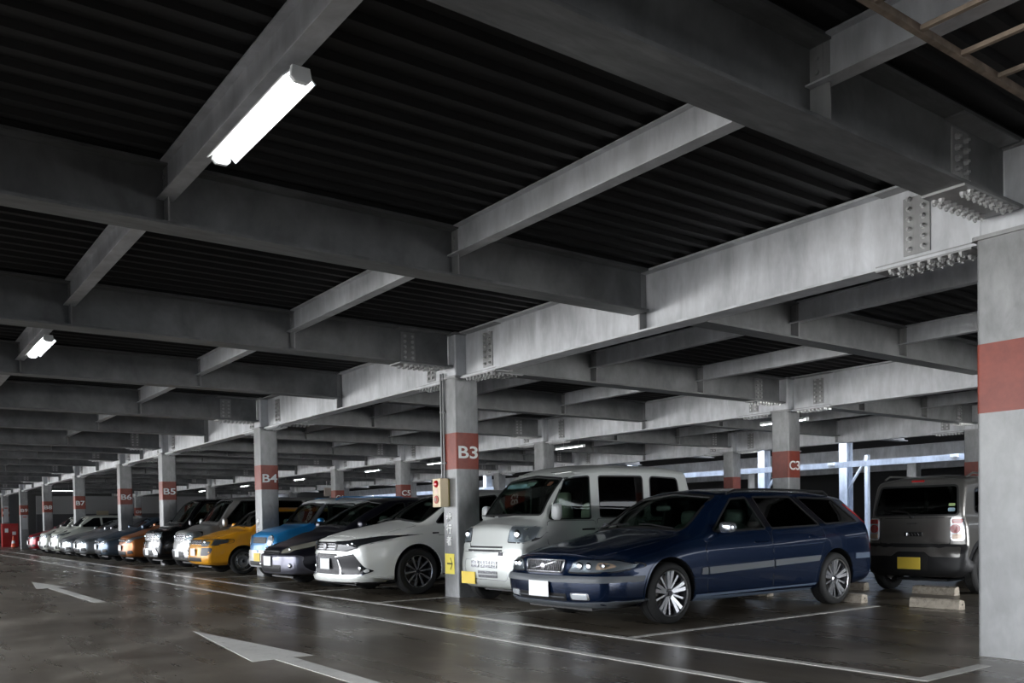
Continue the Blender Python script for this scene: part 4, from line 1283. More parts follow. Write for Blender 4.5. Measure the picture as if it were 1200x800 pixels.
# ---- white crossover
def crossover():
    p = paint('pearl_white_paint', (.84, .85, .81), .05, .3)
    st = [(0, .235, .84, .78, .62, .83, .875), (.35, .21, .90, .90, .68, .935, .985), (.9, .21, .92, .99, .72, 1.02, 1.075), (1.25, .21, .92, 1.04, .73, 1.075, 1.135),
          (1.45, .21, .92, 1.06, .715, 1.17, 1.235), (1.9, .21, .92, 1.09, .645, 1.43, 1.505), (2.15, .21, .92, 1.10, .615, 1.53, 1.60), (2.5, .21, .92, 1.11, .60, 1.575, 1.65), (3.2, .21, .92, 1.13, .60, 1.585, 1.66), (4.2, .23, .91, 1.15, .58, 1.52, 1.60), (4.90, .26, .88, 1.15, .55, 1.44, 1.52)]
    b = Body(st, [(.2, .02), (.3, 0), (.42, .03), (.62, .015), (.75, .03), (.88, .05), (1.1, .14)], [(.2, .06), (.5, 0), (.95, .05), (1.5, .50)], fb=.30, rb=.10, fall=1.25, rfall=1.4, ny=110, pf=2.6, nose=.05)
    spec = dict(body=b, paint=p, r=.36, axles=(1.13, 3.92), wheel='five2', track=.80, ww=.22, rimr=.245, arch=.415, dashz=1.02, zf=.42, cabin=(1.75, 3.9), lipw=.03, lipz=.30,
        windows=[('front_door_glass', rpoly([(1.52, 1.10), (1.68, 1.23), (2.12, 1.47), (2.80, 1.535), (2.86, 1.14)], .03), M['glass_dark']),
                 ('rear_door_glass', rpoly([(2.94, 1.145), (2.88, 1.535), (3.65, 1.50), (3.85, 1.20)], .04), M['glass_dark']),
                 ('cargo_glass', rpoly([(3.95, 1.21), (3.76, 1.49), (4.1, 1.46), (4.3, 1.25)], .03), M['glass_dark'])],
        windshield=(rpoly([(-.67, 1.12), (0, 1.175), (.67, 1.12), (.575, 1.505), (0, 1.575), (-.575, 1.505)], .03), 1.05, 2.5, M['glass']),
        plate=(-.0, .50, M['plate_w'], '-y'))
    def build(e, b, s):
        for sd in (1, -1):
            ax = '+x' if sd > 0 else '-x'
            door(e, b, rpoly([(1.68, .33), (1.64, .80), (1.62, 1.06), (2.88, 1.12), (2.90, .33)], .05), p, sd, 2.70, .98, M['chrome'])
            door(e, b, rpoly([(2.93, .33), (2.92, 1.13), (3.85, 1.17), (3.80, .95), (3.52, .75), (3.45, .33)], .05), p, sd, 3.68, 1.02, M['chrome'])
            patch(b, 'sill_moulding', [(1.58, .22), (3.46, .22), (3.46, .31), (1.58, .31)], ax, M['black'], e, .01, .02, .12)
            patch(b, 'fender_vent', rpoly([(1.40, .93), (1.52, .935), (1.51, .955), (1.40, .955)], .006), ax, M['black'], e, .004, .006, .05)
            side_mirror(e, sd*surf_x(b, 1.85, 1.10, 1), 1.85, 1.14, p, sd, .20, .13, .05)
            patch(b, 'tail_light', rpoly([(4.3, .96), (4.68, .92), (4.70, 1.08), (4.25, 1.08)], .03), ax, M['redlens'], e, .006, .01, .06)
            # slim swept headlamp
            # black lamp cluster reaching back along the wing, upper smoked lamp and lower bumper blade
            pl = [(sd*.30, .715), (sd*.55, .70), (sd*.72, .745), (sd*.855, .845), (sd*.895, .925), (sd*.80, .895), (sd*.55, .84), (sd*.30, .835)]
            h_ = headlamp(e, b, rpoly(pl[::sd], .015), mat=M['smoke'], balls=[(sd*.56, .785, .032), (sd*.63, .80, .032)])
            patch(b, 'lamp_strip', [(sd*.34, .735), (sd*.56, .722), (sd*.72, .765), (sd*.72, .775), (sd*.56, .735), (sd*.34, .747)][::sd], '-y', M['chrome'], h_, .012, .006, .05)
            patch(b, 'lamp_strip', [(sd*.66, .79), (sd*.80, .845), (sd*.86, .895), (sd*.80, .875), (sd*.66, .825)][::sd], '-y', M['lens'], h_, .012, .006, .05)
            wg = [(sd*.42, .325), (sd*.80, .34), (sd*.855, .40), (sd*.70, .62), (sd*.66, .655), (sd*.30, .60), (sd*.36, .55)]
            w_ = patch(b, 'bumper_blade', rpoly(wg[::sd], .02), '-y', M['gloss_black'], e, .008, .02, .05)
            patch(b, 'chrome_edge', [(sd*.36, .57), (sd*.385, .57), (sd*.46, .335), (sd*.80, .350), (sd*.80, .338), (sd*.43, .315)][::sd], '-y', M['chrome'], w_, .016, .01, .05)
            patch(b, 'chrome_edge', [(sd*.30, .60), (sd*.66, .652), (sd*.66, .665), (sd*.30, .615)][::sd], '-y', M['alloy'], w_, .016, .01, .05)
            loc, n = b.hit((sd*.76, -3, .44), (0, 1, 0)); mb = MB(); mb.ball(tuple(loc+n*.012), .045, .02, .045); mb.build('fog_light', M['reflector'], w_, smooth=True)
        hood = [(-.66, .30), (0, .17), (.66, .30), (.72, .6), (.735, 1.18), (0, 1.28), (-.735, 1.18), (-.72, .6)]
        patch(b, 'bonnet_seam', inset(hood, -.008), '+z', M['black'], e, .0006, .006, .14)
        patch(b, 'bonnet', hood, '+z', p, e, .004, .008, .09)
        g = patch(b, 'grille', rpoly([(-.32, .70), (.32, .70), (.32, .835), (-.32, .835)], .02), '-y', M['gloss_black'], e, .010, .02, .05)
        for z in (.725, .765, .805): patch(b, 'grille_bar', [(-.30, z-.007), (.30, z-.007), (.30, z+.007), (-.30, z+.007)], '-y', M['darkchrome'], g, .02, .012, .08)
        loc, n = b.hit((0, -3, .765), (0, 1, 0)); mb = MB(); mb.lathe([(.055, 0), (.055, -.012), (.045, -.015)], (0, loc.y-.018, .765), 'y', 24); mb.build('round_emblem', M['darkchrome'], g)
        m_ = patch(b, 'mesh_intake', rpoly([(-.42, .345), (.42, .345), (.34, .655), (-.34, .655)], .03), '-y', M['black'], e, .004, .02, .05)
        k = 0
        mbv = []
        for j in range(9):
            z = .36+.032*j
            for i in range(-11, 12):
                x = i*.036+(.018 if j % 2 else 0)
                if abs(x) < .40-.25*(z-.345): mbv.append((x, z))
        mb = MB()
        for x, z in mbv:
            y = surf_y(b, x, z)-.008; R_ = .0195
            o_ = [(x+R_*cos(pi/6+pi*t/3), z+R_*sin(pi/6+pi*t/3)) for t in range(6)]; i_ = [(x+(R_-.005)*cos(pi/6+pi*t/3), z+(R_-.005)*sin(pi/6+pi*t/3)) for t in range(6)]
            vs = [(a, y, c) for a, c in o_]+[(a, y, c) for a, c in i_]
            mb.add(vs, [(t, (t+1) % 6, (t+1) % 6+6, t+6) for t in range(6)])
        mb.build('honeycomb_mesh', M['darkchrome'], m_)
        patch(b, 'chrome_edge', [(-.30, .665), (.30, .665), (.30, .680), (-.30, .680)], '-y', M['chrome'], e, .014, .012, .06)
        patch(b, 'front_lip', [(-.88, .24), (.88, .24), (.88, .315), (.45, .30), (-.45, .30), (-.88, .315)], '-y', p, e, .03, .05, .05)
        patch(b, 'lower_spoiler', [(-.84, .236), (.84, .236), (.84, .252), (-.84, .252)], '-y', M['black'], e, .036, .05, .06)
        for sd in (-1, 1):
            mb = MB(); mb.tube([(sd*.6, 1.24, 1.125), (sd*.3, 1.20, 1.165), (sd*.05, 1.22, 1.18)], .009, 6); mb.build('wiper', M['black'], e)
    spec['build'] = build
    return spec
M['smoke'] = simple('smoked_lens', (.02, .022, .025), .12, .2, .3, .3)

# ---- boxy kei hatchback (blue in the row, grey seen from behind)
def boxy(p, roofmat=None, rear=False, hero=1):
    st = [(0, .25, .70, .86, .60, .90, .94), (.25, .24, .73, .98, .64, 1.0, 1.04), (.70, .24, .74, 1.05, .675, 1.07, 1.115), (.82, .24, .74, 1.06, .675, 1.12, 1.165),
          (1.15, .24, .74, 1.07, .665, 1.48, 1.54), (1.27, .24, .74, 1.07, .66, 1.56, 1.615), (1.6, .24, .74, 1.08, .655, 1.60, 1.655), (2.9, .24, .74, 1.08, .65, 1.60, 1.66), (3.50, .26, .73, 1.08, .645, 1.56, 1.62)]
    b = Body(st, [(.2, .04), (.35, 0), (.6, .01), (.85, .05), (1, .08)], [(.2, .05), (.35, 0), (.6, 0), (.66, .05), (1.1, .07), (1.6, .20)], fb=.10, rb=.07, fall=.9, rfall=.8, ny=80, nose=.05, tail=.05, pf=3.4, R=(.05,.06,.2,.08,.03,.09))
    spec = dict(body=b, paint=p, r=.33, axles=(.58, 2.93), wheel='dark', track=.66, ww=.17, arch=.385, dashz=1.0, zf=.40, cabin=(1.0, 2.6), lipmat=M['black'], lipw=.06, lipz=.26, hero=hero,
        windows=[('front_door_glass', rpoly([(.93, 1.10), (1.22, 1.50), (1.85, 1.52), (1.85, 1.10)], .04), M['glass']),
                 ('rear_door_glass', rpoly([(1.95, 1.10), (1.95, 1.52), (2.62, 1.50), (2.70, 1.10)], .06), M['glass_dark']),
                 ('quarter_glass', rpoly([(2.80, 1.12), (2.76, 1.48), (3.06, 1.45), (3.10, 1.12)], .07), M['glass_dark'])],
        windshield=(rpoly([(-.63, 1.135), (.63, 1.135), (.59, 1.50), (0, 1.545), (-.59, 1.50)], .04), .5, 1.55, M['glass']),
        rear_window=(rpoly([(-.60, 1.10), (.60, 1.10), (.545, 1.49), (-.545, 1.49)], .05), 2.9, 3.8, M['glass_clear']))
    if roofmat: spec['upper'] = ((1.125, simple('pillar_grey', (.05, .055, .06), .4)), (1.52, roofmat))
    if rear: spec['plate'] = (-.0, .43, M['plate_y'], '+y')
    else: spec['plate'] = (0, .46, M['plate_y'], '-y')
    def build(e, b, s):
        for sd in (1, -1):
            ax = '+x' if sd > 0 else '-x'
            door(e, b, rpoly([(1.02, .34), (1.02, 1.06), (1.88, 1.06), (1.88, .34)], .06), p, sd, 1.75, .96, M['chrome'] if 0 else p)
            door(e, b, rpoly([(1.92, .34), (1.92, 1.06), (2.72, 1.06), (2.72, .86), (2.52, .66), (2.50, .34)], .06), p, sd, 2.58, .98, p)
            patch(b, 'sill_moulding', [(1.0, .25), (2.5, .25), (2.5, .34), (1.0, .34)], ax, M['black'], e, .014, .02, .12)
            side_mirror(e, sd*surf_x(b, 1.0, 1.10, 1), 1.02, 1.16, p, sd, .16, .14, .03)
            mb = MB(); mb.tube([(sd*.60, 1.45, 1.61), (sd*.60, 1.6, 1.665), (sd*.60, 3.0, 1.665), (sd*.59, 3.15, 1.61)], .014, 8); mb.build('roof_rail', p, e, smooth=True)
            if not rear:
                # round headlamps
                c = sd*.52; pl = [(c+.105*cos(2*pi*k/20), .80+.105*sin(2*pi*k/20)) for k in range(20)]
                patch(b, 'headlight', pl, '-y', M['chrome'], e, .012, .03, .04)
                pl = [(c+.088*cos(2*pi*k/20), .80+.088*sin(2*pi*k/20)) for k in range(20)]
                h_ = patch(b, 'lens', pl, '-y', M['lens'], e, .024, .02, .04); h_.parent = [o for o in e.children if o.name.startswith('headlight')][-1]
            # rear lamps
            c = sd*.585
            pl = rpoly([(c-sd*.075, .74), (c+sd*.105, .74), (c+sd*.085, 1.06), (c-sd*.075, 1.06)][::sd], .05)
            t_ = patch(b, 'tail_light', pl, '+y', M['chrome'], e, .014, .03, .04)
            pl = inset(pl, .016); patch(b, 'lamp_lens', pl, '+y', M['lens'], t_, .020, .02, .04)
            pl = [(c+.01+.062*cos(2*pi*k/20), .905+.062*sin(2*pi*k/20)) for k in range(20)]; patch(b, 'red_lens', pl, '+y', M['redlens'], t_, .030, .015, .04)
            for z0, z1, m_ in ((.765, .835, M['amber']), (.975, 1.04, M['redlens'])):
                patch(b, 'lower_lens', rpoly([(c-sd*.05, z0), (c+sd*.075, z0), (c+sd*.07, z1), (c-sd*.05, z1)][::sd], .02), '+y', m_, t_, .026, .012, .04)
        # front
        g = patch(b, 'grille', rpoly([(-.36, .74), (.36, .74), (.36, .86), (-.36, .86)], .02), '-y', M['black'], e, .006, .02, .05)
        for z in (.77, .80, .83): patch(b, 'grille_bar', [(-.34, z-.006), (.34, z-.006), (.34, z+.006), (-.34, z+.006)], '-y', M['darkalloy'], g, .014, .01, .1)
        patch(b, 'front_bumper', rpoly([(-.70, .27), (.70, .27), (.70, .60), (-.70, .60)], .05), '-y', M['bumper_white'] if not rear else M['black'], e, .02, .03, .06)
        patch(b, 'bumper_intake', rpoly([(-.42, .30), (.42, .30), (.42, .38), (-.42, .38)], .02), '-y', M['black'], e, .026, .01, .08)
        if roofmat:
            hd = [(-.66, 1.33), (.66, 1.33), (.66, 3.2), (-.66, 3.2)]
            patch(b, 'roof_panel', rpoly(hd, .08), '+z', roofmat, e, .005, .01, .10)
            for sd in (1, -1): patch(b, 'roof_side', rpoly([(1.22, 1.545), (3.2, 1.545), (3.15, 1.60), (1.26, 1.60)], .02), '+x' if sd > 0 else '-x', roofmat, e, .005, .01, .10)
            patch(b, 'roof_front', rpoly([(-.60, 1.555), (.60, 1.555), (.58, 1.60), (0, 1.635), (-.58, 1.60)], .02), '-y', roofmat, e, .005, .01, .08)
        # back: tailgate, bumper, badge, wiper, high brake light, handle
        tg = rpoly([(-.50, .68), (.50, .68), (.50, 1.04), (.61, 1.08), (.56, 1.52), (-.56, 1.52), (-.61, 1.08), (-.50, 1.04)], .04)
        patch(b, 'tailgate_seam', inset([(-.50, .70), (.50, .70), (.50, 1.05), (-.50, 1.05)], -.008), '+y', M['black'], e, .0008, .006, .1)
        patch(b, 'tailgate', rpoly([(-.50, .70), (.50, .70), (.50, 1.05), (-.50, 1.05)], .03), '+y', p, e, .005, .01, .07)
        rb = patch(b, 'rear_bumper', rpoly([(-.715, .27), (.715, .27), (.715, .69), (-.715, .69)], .05), '+y', M['black'], e, .03, .05, .06)
        patch(b, 'bumper_bar', rpoly([(-.66, .52), (-.28, .52), (-.20, .585), (.20, .585), (.28, .52), (.66, .52), (.66, .64), (-.66, .64)], .03), '+y', p, rb, .05, .03, .05)
        patch(b, 'plate_recess', rpoly([(-.24, .33), (.24, .33), (.24, .53), (-.24, .53)], .03), '+y', M['interior'], rb, .034, .01, .06)
        yy = surf_y(b, 0, .88, True)
        mb = MB(); mb.box(-.13, .13, yy, yy+.02, .80, .86); mb.build('tailgate_handle', M['black'], e, bevel=.01)
        mb = MB()
        for k, x in enumerate((-.09, -.045, 0, .05)): mb.tube([(x, yy+.022, .81), (x+.02, yy+.022, .845)], .006, 6)
        mb.tube([(.085, yy+.022, .81), (.085, yy+.022, .85)], .012, 8)
        mb.build('chrome_badge', M['chrome'], e)
        yy = surf_y(b, 0, .97, True); mb = MB(); mb.box(-.05, .09, yy, yy+.012, .975, .985); mb.build('nameplate', M['chrome'], e)
        mb = MB(); y1 = surf_y(b, 0, 1.12, True); mb.tube([(.02, y1+.02, 1.075), (.10, y1-.005, 1.13), (.34, surf_y(b, .34, 1.16, True)+.012, 1.16)], .009, 6); mb.ball((.02, y1+.03, 1.07), .035, .03, .025); mb.build('rear_wiper', M['black'], e, smooth=True)
        patch(b, 'high_brake_light', [(-.09, 1.555), (.09, 1.555), (.09, 1.58), (-.09, 1.58)], '+y', M['redlens'], e, .01, .012, .06)
        if rear:
            patch(b, 'window_sticker', rpoly([(-.56, 1.14), (-.47, 1.14), (-.47, 1.19), (-.56, 1.19)][::1], .02), '+y', simple('sticker_blue', (.35, .5, .6), .5), e, .006, .004, .1)
            patch(b, 'window_sticker', rpoly([(-.555, 1.215), (-.475, 1.215), (-.475, 1.25), (-.555, 1.25)], .01), '+y', simple('sticker_green', (.45, .6, .25), .5), e, .006, .004, .1)
    spec['build'] = build
    return spec
M['bumper_white'] = simple('bumper_white', (.6, .62, .62), .35, .1, .5, .6)
M['glass_clear'] = glassmat('rear_glass', (.30, .32, .31))
# ---- a general car shell for the rest of the row
def gen(L, W, hf, cy, cz, ry, rz, bz, wr, Fz=None, Rz=None, fb=.2, tz=None, zb=.22, **k):
    tz = tz or rz-.06
    st = [(0, zb+.02, W-.07, hf-.08, wr+.0, hf-.04, hf), (.3, zb, W-.02, hf+(cz-hf)*.25-.06, wr+.05, hf+(cz-hf)*.3-.03, hf+(cz-hf)*.32),
          (cy*.7, zb, W, hf+(cz-hf)*.62-.06, wr+.08, cz-(cz-hf)*.27-.02, cz-(cz-hf)*.22), (cy, zb, W, cz-.08, wr+.09, cz-.04, cz),
          (cy+.18, zb, W, cz-.05, wr+.08, cz+(rz-cz)*.20-.04, cz+(rz-cz)*.24), (cy+(ry-cy)*.78, zb, W, bz-.03, wr+.02, cz+(rz-cz)*.78-.05, cz+(rz-cz)*.84),
          (ry, zb, W, bz-.01, wr, rz-.09, rz-.035), (ry+.5, zb, W, bz, wr, rz-.06, rz), (L-1.0, zb, W, bz+.01, wr, rz-.07, rz-.01), (L, zb+.03, W-.03, bz+.02, wr-.02, tz-.07, tz)]
    return Body(st, Fz or [(.2, .06), (.4, 0), (.55, .01), (hf, .06+.08*(hf-.6)), (hf+.3, .15)], Rz or [(.2, .06), (.5, 0), (.9, .05), (rz, .3)], fb=fb, rb=.09, fall=1.2, rfall=1.3, **k)
def side_wins(cy, ry, cz, rz, L, bz, nd=2):
    bl = bz+.03; tp = rz-.125
    y0 = cy+.28; m1 = y0+(L-.5-y0)*.38; m2 = y0+(L-.5-y0)*.76
    out_ = [('front_door_glass', rpoly([(y0, bl), (ry+.12, tp), (m1-.05, tp+.01), (m1-.02, bl)], .03)),
            ('rear_door_glass', rpoly([(m1+.06, bl), (m1+.03, tp+.01), (m2-.05, tp), (m2, bl+.02)], .03)),
            ('rear_quarter_glass', rpoly([(m2+.09, bl+.02), (m2+.04, tp), (L-.62, tp-.02), (L-.42, bl+.04)], .04))]
    return out_, (y0-.08, m1, m2)
def row_car(body, dims, paintm, r, axles, wheel_, face, W, hero=0, glass_hero=('glass', 'glass_dark'), **kw):
    L, cy, cz, ry, rz, bz, wr = dims
    wn, dd = side_wins(cy, ry, cz, rz, L, bz)
    spec = dict(body=body, paint=paintm, r=r, axles=axles, wheel=wheel_, hero=hero, dashz=cz-.06, cabin=(cy+.42, L-1.0), zf=.35, lipz=.28, track=W-.12,
        windows=[(n, p, M[glass_hero[0]] if i == 0 else M[glass_hero[1]]) for i, (n, p) in enumerate(wn)],
        windshield=(rpoly([(-wr-.03, cz+.045), (0, cz+.075), (wr+.03, cz+.045), (wr-.05, rz-.13), (0, rz-.065), (-wr+.05, rz-.13)], .04), cy-.1, ry+.35, M['glass']))
    spec.update(kw)
    def build(e, b, s):
        for sd in (1, -1):
            y0, m1, m2 = dd
            door(e, b, rpoly([(y0+.02, .32), (y0-.02, bz-.04), (m1, bz-.02), (m1, .32)], .05), paintm, sd, m1-.16, bz-.12, s.get('handlemat', paintm))
            ra = axles[1]-.46
            door(e, b, rpoly([(m1+.035, .32), (m1+.035, bz-.02), (m2+.04, bz), (m2+.02, bz-.2), (min(ra+.12, m2), .62), (min(ra, m2-.1), .32)], .05), paintm, sd, m2-.12, bz-.10, s.get('handlemat', paintm))
            side_mirror(e, sd*surf_x(b, y0+.05, bz-.0, 1), y0+.08, bz+.07, s.get('mirrormat', paintm), sd, .19, s.get('mh', .14), .04)
            patch(b, 'tail_light', rpoly([(L-.42, bz-.22), (L-.12, bz-.22), (L-.14, bz+.02), (L-.40, bz)], .03), '+x' if sd > 0 else '-x', M['redlens'], e, .006, .01, .08)
        hf = b.F[5](0)
        patch(b, 'bonnet_seam', [(-W+.26, .34), (W-.26, .34), (wr+.09, cy-.02), (-wr-.09, cy-.02)], '+z', M['black'], e, .0006, .006, .16)
        patch(b, 'bonnet', [(-W+.27, .35), (W-.27, .35), (wr+.08, cy-.03), (-wr-.08, cy-.03)], '+z', paintm, e, .004, .008, .10)
        for sd in (-1, 1):
            mb = MB(); mb.tube([(sd*.55, cy+.02, cz+.02), (sd*.28, cy, cz+.055), (sd*.05, cy+.03, cz+.06)], .008, 6); mb.build('wiper', M['black'], e)
        face(e, b)
    spec['build'] = build
    return spec
def pts(l, sd): return [(sd*a, c) for a, c in l][::sd]

def dark_wagon():
    p = paint('charcoal_paint', (.018, .018, .028), .6, .28)
    dims = (4.70, 1.10, 1.02, 2.15, 1.60, 1.02, .60)
    b = gen(4.70, .86, .72, 1.10, 1.02, 2.15, 1.60, 1.02, .60, fb=.26, Fz=[(.2, .05), (.4, 0), (.56, .0), (.60, .04), (.75, .13), (1, .2)], Rz=[(.2, .06), (.5, 0), (.9, .05), (1.5, .35)])
    pb = paint('charcoal_silver_paint', (.18, .18, .22), .7, .28)
    def face(e, b):
        bp = patch(b, 'front_bumper', rpoly([(-.80, .26), (.80, .26), (.80, .575), (-.80, .575)], .05), '-y', pb, e, .012, .03, .05)
        g = patch(b, 'grille', rpoly([(-.36, .60), (.36, .60), (.30, .66), (-.30, .66)], .02), '-y', M['black'], e, .01, .02, .05)
        patch(b, 'grille_bar', [(-.30, .635), (.30, .635), (.30, .650), (-.30, .650)], '-y', M['chrome'], g, .02, .012, .06)
        patch(b, 'bumper_intake', rpoly([(-.42, .29), (.42, .29), (.46, .41), (-.46, .41)], .03), '-y', M['black'], bp, .016, .01, .06)
        patch(b, 'intake_bar', [(-.42, .35), (.42, .35), (.42, .365), (-.42, .365)], '-y', M['darkalloy'], bp, .024, .01, .06)
        for sd in (1, -1):
            pl = pts([(.40, .60), (.60, .62), (.76, .70), (.80, .81), (.72, .82), (.55, .74), (.42, .66)], sd)
            am = pts([(.60, .66), (.72, .72), (.77, .79), (.70, .79), (.60, .73)], sd)
            headlamp(e, b, rpoly(pl, .02), mat=M['lens_warm'], balls=[(sd*.54, .665, .04)], amber=rpoly(am, .02))
            patch(b, 'fog_recess', rpoly(pts([(.50, .35), (.74, .36), (.74, .46), (.52, .44)], sd), .03), '-y', pb, bp, .016, .012, .05)
            loc, n = b.hit((sd*.66, -3, .40), (0, 1, 0)); mb = MB(); mb.ball(tuple(loc+n*.02), .042, .02, .042); mb.build('fog_light', M['reflector'], bp, smooth=True)
    return row_car(b, dims, p, .31, (.98, 3.72), 'cap', face, .86, hero=1, plate=(0, .475, M['plate_w'], '-y'))
M['lens_warm'] = simple('aged_lens', (.30, .29, .24), .12, .2, .7, 1)

def yellow_wagon():
    p = paint('yellow_paint', (.80, .36, .02), .05, .3)
    dims = (4.35, .98, 1.04, 1.62, 1.52, 1.02, .64)
    b = gen(4.35, .845, .83, .98, 1.04, 1.62, 1.52, 1.02, .64, fb=.13, tz=1.48, Rz=[(.2, .04), (.5, 0), (.9, .03), (1.5, .12)])
    def face(e, b):
        g = patch(b, 'grille', rpoly([(-.40, .69), (.40, .69), (.40, .80), (-.40, .80)], .02), '-y', M['chrome'], e, .008, .02, .05)
        for i in range(3): patch(b, 'grille_bar', [(-.38, .705+.03*i), (.38, .705+.03*i), (.38, .722+.03*i), (-.38, .722+.03*i)], '-y', M['black'], g, .014, .01, .08)
        patch(b, 'bumper_intake', rpoly([(-.44, .31), (.44, .31), (.44, .40), (-.44, .40)], .02), '-y', M['black'], e, .006, .02, .06)
        patch(b, 'bumper_groove', [(-.80, .645), (.80, .645), (.80, .652), (-.80, .652)], '-y', M['black'], e, .002, .01, .08)
        for sd in (1, -1):
            headlamp(e, b, rpoly(pts([(.41, .665), (.77, .67), (.815, .72), (.80, .80), (.42, .812)], sd), .02), balls=[(sd*.53, .74, .045)])
            patch(b, 'fog_panel', rpoly(pts([(.42, .44), (.70, .45), (.77, .50), (.775, .62), (.44, .62)], sd), .04), '-y', simple('bumper_grey', (.09, .09, .10), .45), e, .008, .02, .05)
    return row_car(b, dims, p, .30, (.86, 3.30), 'steel', face, .845, hero=1, plate=(0, .52, M['plate_w'], '-y'))

def tall_van(p, L=4.3, W=.84, rz=1.85, chrome=True, hf=1.0):
    dims = (L, .62, 1.16, 1.30, rz, 1.12, .66)
    b = gen(L, W, hf, .62, 1.16, 1.30, rz, 1.12, .66, fb=.14, tz=rz-.05, pf=3.2, Rz=[(.2, .04), (.5, 0), (1.0, .04), (1.8, .2)])
    def face(e, b):
        g = patch(b, 'grille', rpoly([(-.42, .74), (.42, .74), (.42, .92), (-.42, .92)], .03), '-y', M['chrome'], e, .012, .03, .05)
        for z in (.77, .81, .85, .89): patch(b, 'grille_bar', [(-.38, z-.008), (.38, z-.008), (.38, z+.008), (-.38, z+.008)], '-y', M['black'], g, .02, .012, .08)
        patch(b, 'bumper_chrome', rpoly([(-.70, .30), (.70, .30), (.74, .40), (.60, .52), (-.60, .52), (-.74, .40)], .04), '-y', M['chrome'], e, .02, .03, .05)
        patch(b, 'bumper_intake', rpoly([(-.50, .34), (.50, .34), (.44, .48), (-.44, .48)], .03), '-y', M['black'], e, .028, .02, .06)
        for sd in (1, -1):
            headlamp(e, b, rpoly(pts([(.44, .76), (.74, .76), (.77, .86), (.74, .97), (.46, .92)], sd), .03), balls=[(sd*.55, .84, .05), (sd*.66, .86, .04)])
            patch(b, 'fog_surround', rpoly(pts([(.56, .56), (.76, .56), (.76, .68), (.56, .68)], sd), .03), '-y', M['chrome'], e, .012, .02, .05)
    return row_car(b, dims, p, .31, (.80, L-.85), 'cap', face, W, plate=(0, .42, M['plate_w'], '-y'), hero=1, mh=.22)

def compact(p, L=3.9, W=.84, hf=.80, cy=.95, cz=1.04, ry=1.75, rz=1.52, white=False, dark_lamp=True, wheel_='cap', plate='plate_w', hero=0, fb=.22, Rz=None):
    dims = (L, cy, cz, ry, rz, cz, .60)
    b = gen(L, W, hf, cy, cz, ry, rz, cz, .60, fb=fb, Rz=Rz or [(.2, .05), (.5, 0), (.9, .05), (rz, .35)])
    def face(e, b):
        patch(b, 'grille', rpoly([(-.34, hf-.17), (.34, hf-.17), (.38, hf-.10), (-.38, hf-.10)], .02), '-y', M['gloss_black'], e, .006, .02, .06)
        patch(b, 'grille_bar', [(-.30, hf-.14), (.30, hf-.14), (.30, hf-.125), (-.30, hf-.125)], '-y', M['chrome'], e, .014, .012, .08)
        patch(b, 'bumper_intake', rpoly([(-.40, .28), (.40, .28), (.46, .40), (-.46, .40)], .03), '-y', M['black'], e, .006, .02, .06)
        for sd in (1, -1):
            headlamp(e, b, rpoly(pts([(.42, hf-.20), (.62, hf-.19), (W-.09, hf-.08), (W-.06, hf+.03), (.60, hf-.05), (.42, hf-.11)], sd), .02), balls=[(sd*.56, hf-.13, .035)])
            patch(b, 'fog_recess', rpoly(pts([(.52, .32), (.74, .34), (.72, .44), (.54, .42)], sd), .03), '-y', M['black'], e, .008, .02, .06)
    return row_car(b, dims, p, .30, (.85, L-.80), wheel_, face, W, plate=(0, .50, M[plate], '-y'), hero=hero)
# PLACE
def put(name, x, y, spec, label, rz=0, cat='car'):
    return make_car(name, (x, y, 0), spec, label, cat, rz)
put('estate_car', -7.25, 5.74, estate(), 'dark blue estate car with ten-spoke alloy wheels and white plate, parked nearest')
put('microvan', -9.6, 6.65, kei_van(), 'silver-white boxy microvan with yellow plate between column B3 and the blue estate', cat='van')
put('crossover', -12.55, 5.70, crossover(), 'white crossover with black blade bumper, left of column B3')
put('compact_wagon', -15.0, 5.74, dark_wagon(), 'charcoal compact wagon with warm aged headlamps beside the white crossover')
blue = paint('sky_blue_paint', (.02, .22, .50), .2, .3)
put('hatchback', -17.3, 6.40, boxy(blue, roofmat=M['bumper_white']), 'bright blue boxy hatchback with white roof behind column B4')
grey = paint('steel_grey_paint', (.16, .155, .145), .6, .3)
put('hatchback', -6.50, 11.75+3.50, boxy(grey, rear=True), 'grey boxy hatchback seen from behind with yellow plate', pi)
put('wagon', -20.25, 6.0, yellow_wagon(), 'deep yellow wagon with steel wheels just left of column B4')
put('van', -22.75, 6.35, tall_van(paint('silver_paint', (.34, .34, .33), .6, .3)), 'silver tall van with chrome bumper, left of the yellow wagon', cat='van')
put('minivan', -25.25, 6.25, tall_van(paint('black_paint', (.006, .006, .007), .2, .2), 4.5, .88, 1.88, hf=1.02), 'black minivan with big chrome grille beside column B5', cat='van')
put('compact_car', -27.75, 6.1, compact(paint('copper_paint', (.36, .12, .03), .5, .3), L=3.9, hf=.84, cz=1.08, rz=1.54), 'copper orange compact car just left of column B5')
put('compact_car', -30.35, 5.95, compact(paint('blue_grey_paint', (.10, .14, .19), .6, .3), L=4.3, hf=.78, rz=1.46), 'blue-grey car, third from column B5')
ps = paint('pale_silver_paint', (.36, .38, .40), .6, .3)
put('saloon', -33.0, 5.8, compact(ps, L=4.6, hf=.74, cy=1.1, cz=1.0, ry=2.0, rz=1.44, fb=.28, Rz=[(.2, .06), (.5, 0), (.95, .1), (1.44, .7)]), 'pale silver saloon immediately right of column B6')
put('saloon', -35.75, 5.8, compact(ps, L=4.6, hf=.74, cy=1.1, cz=1.0, ry=2.0, rz=1.44, fb=.28, Rz=[(.2, .06), (.5, 0), (.95, .1), (1.44, .7)]), 'pale silver saloon immediately left of column B6')
wp = paint('off_white_paint', (.58, .60, .54), .1, .35)
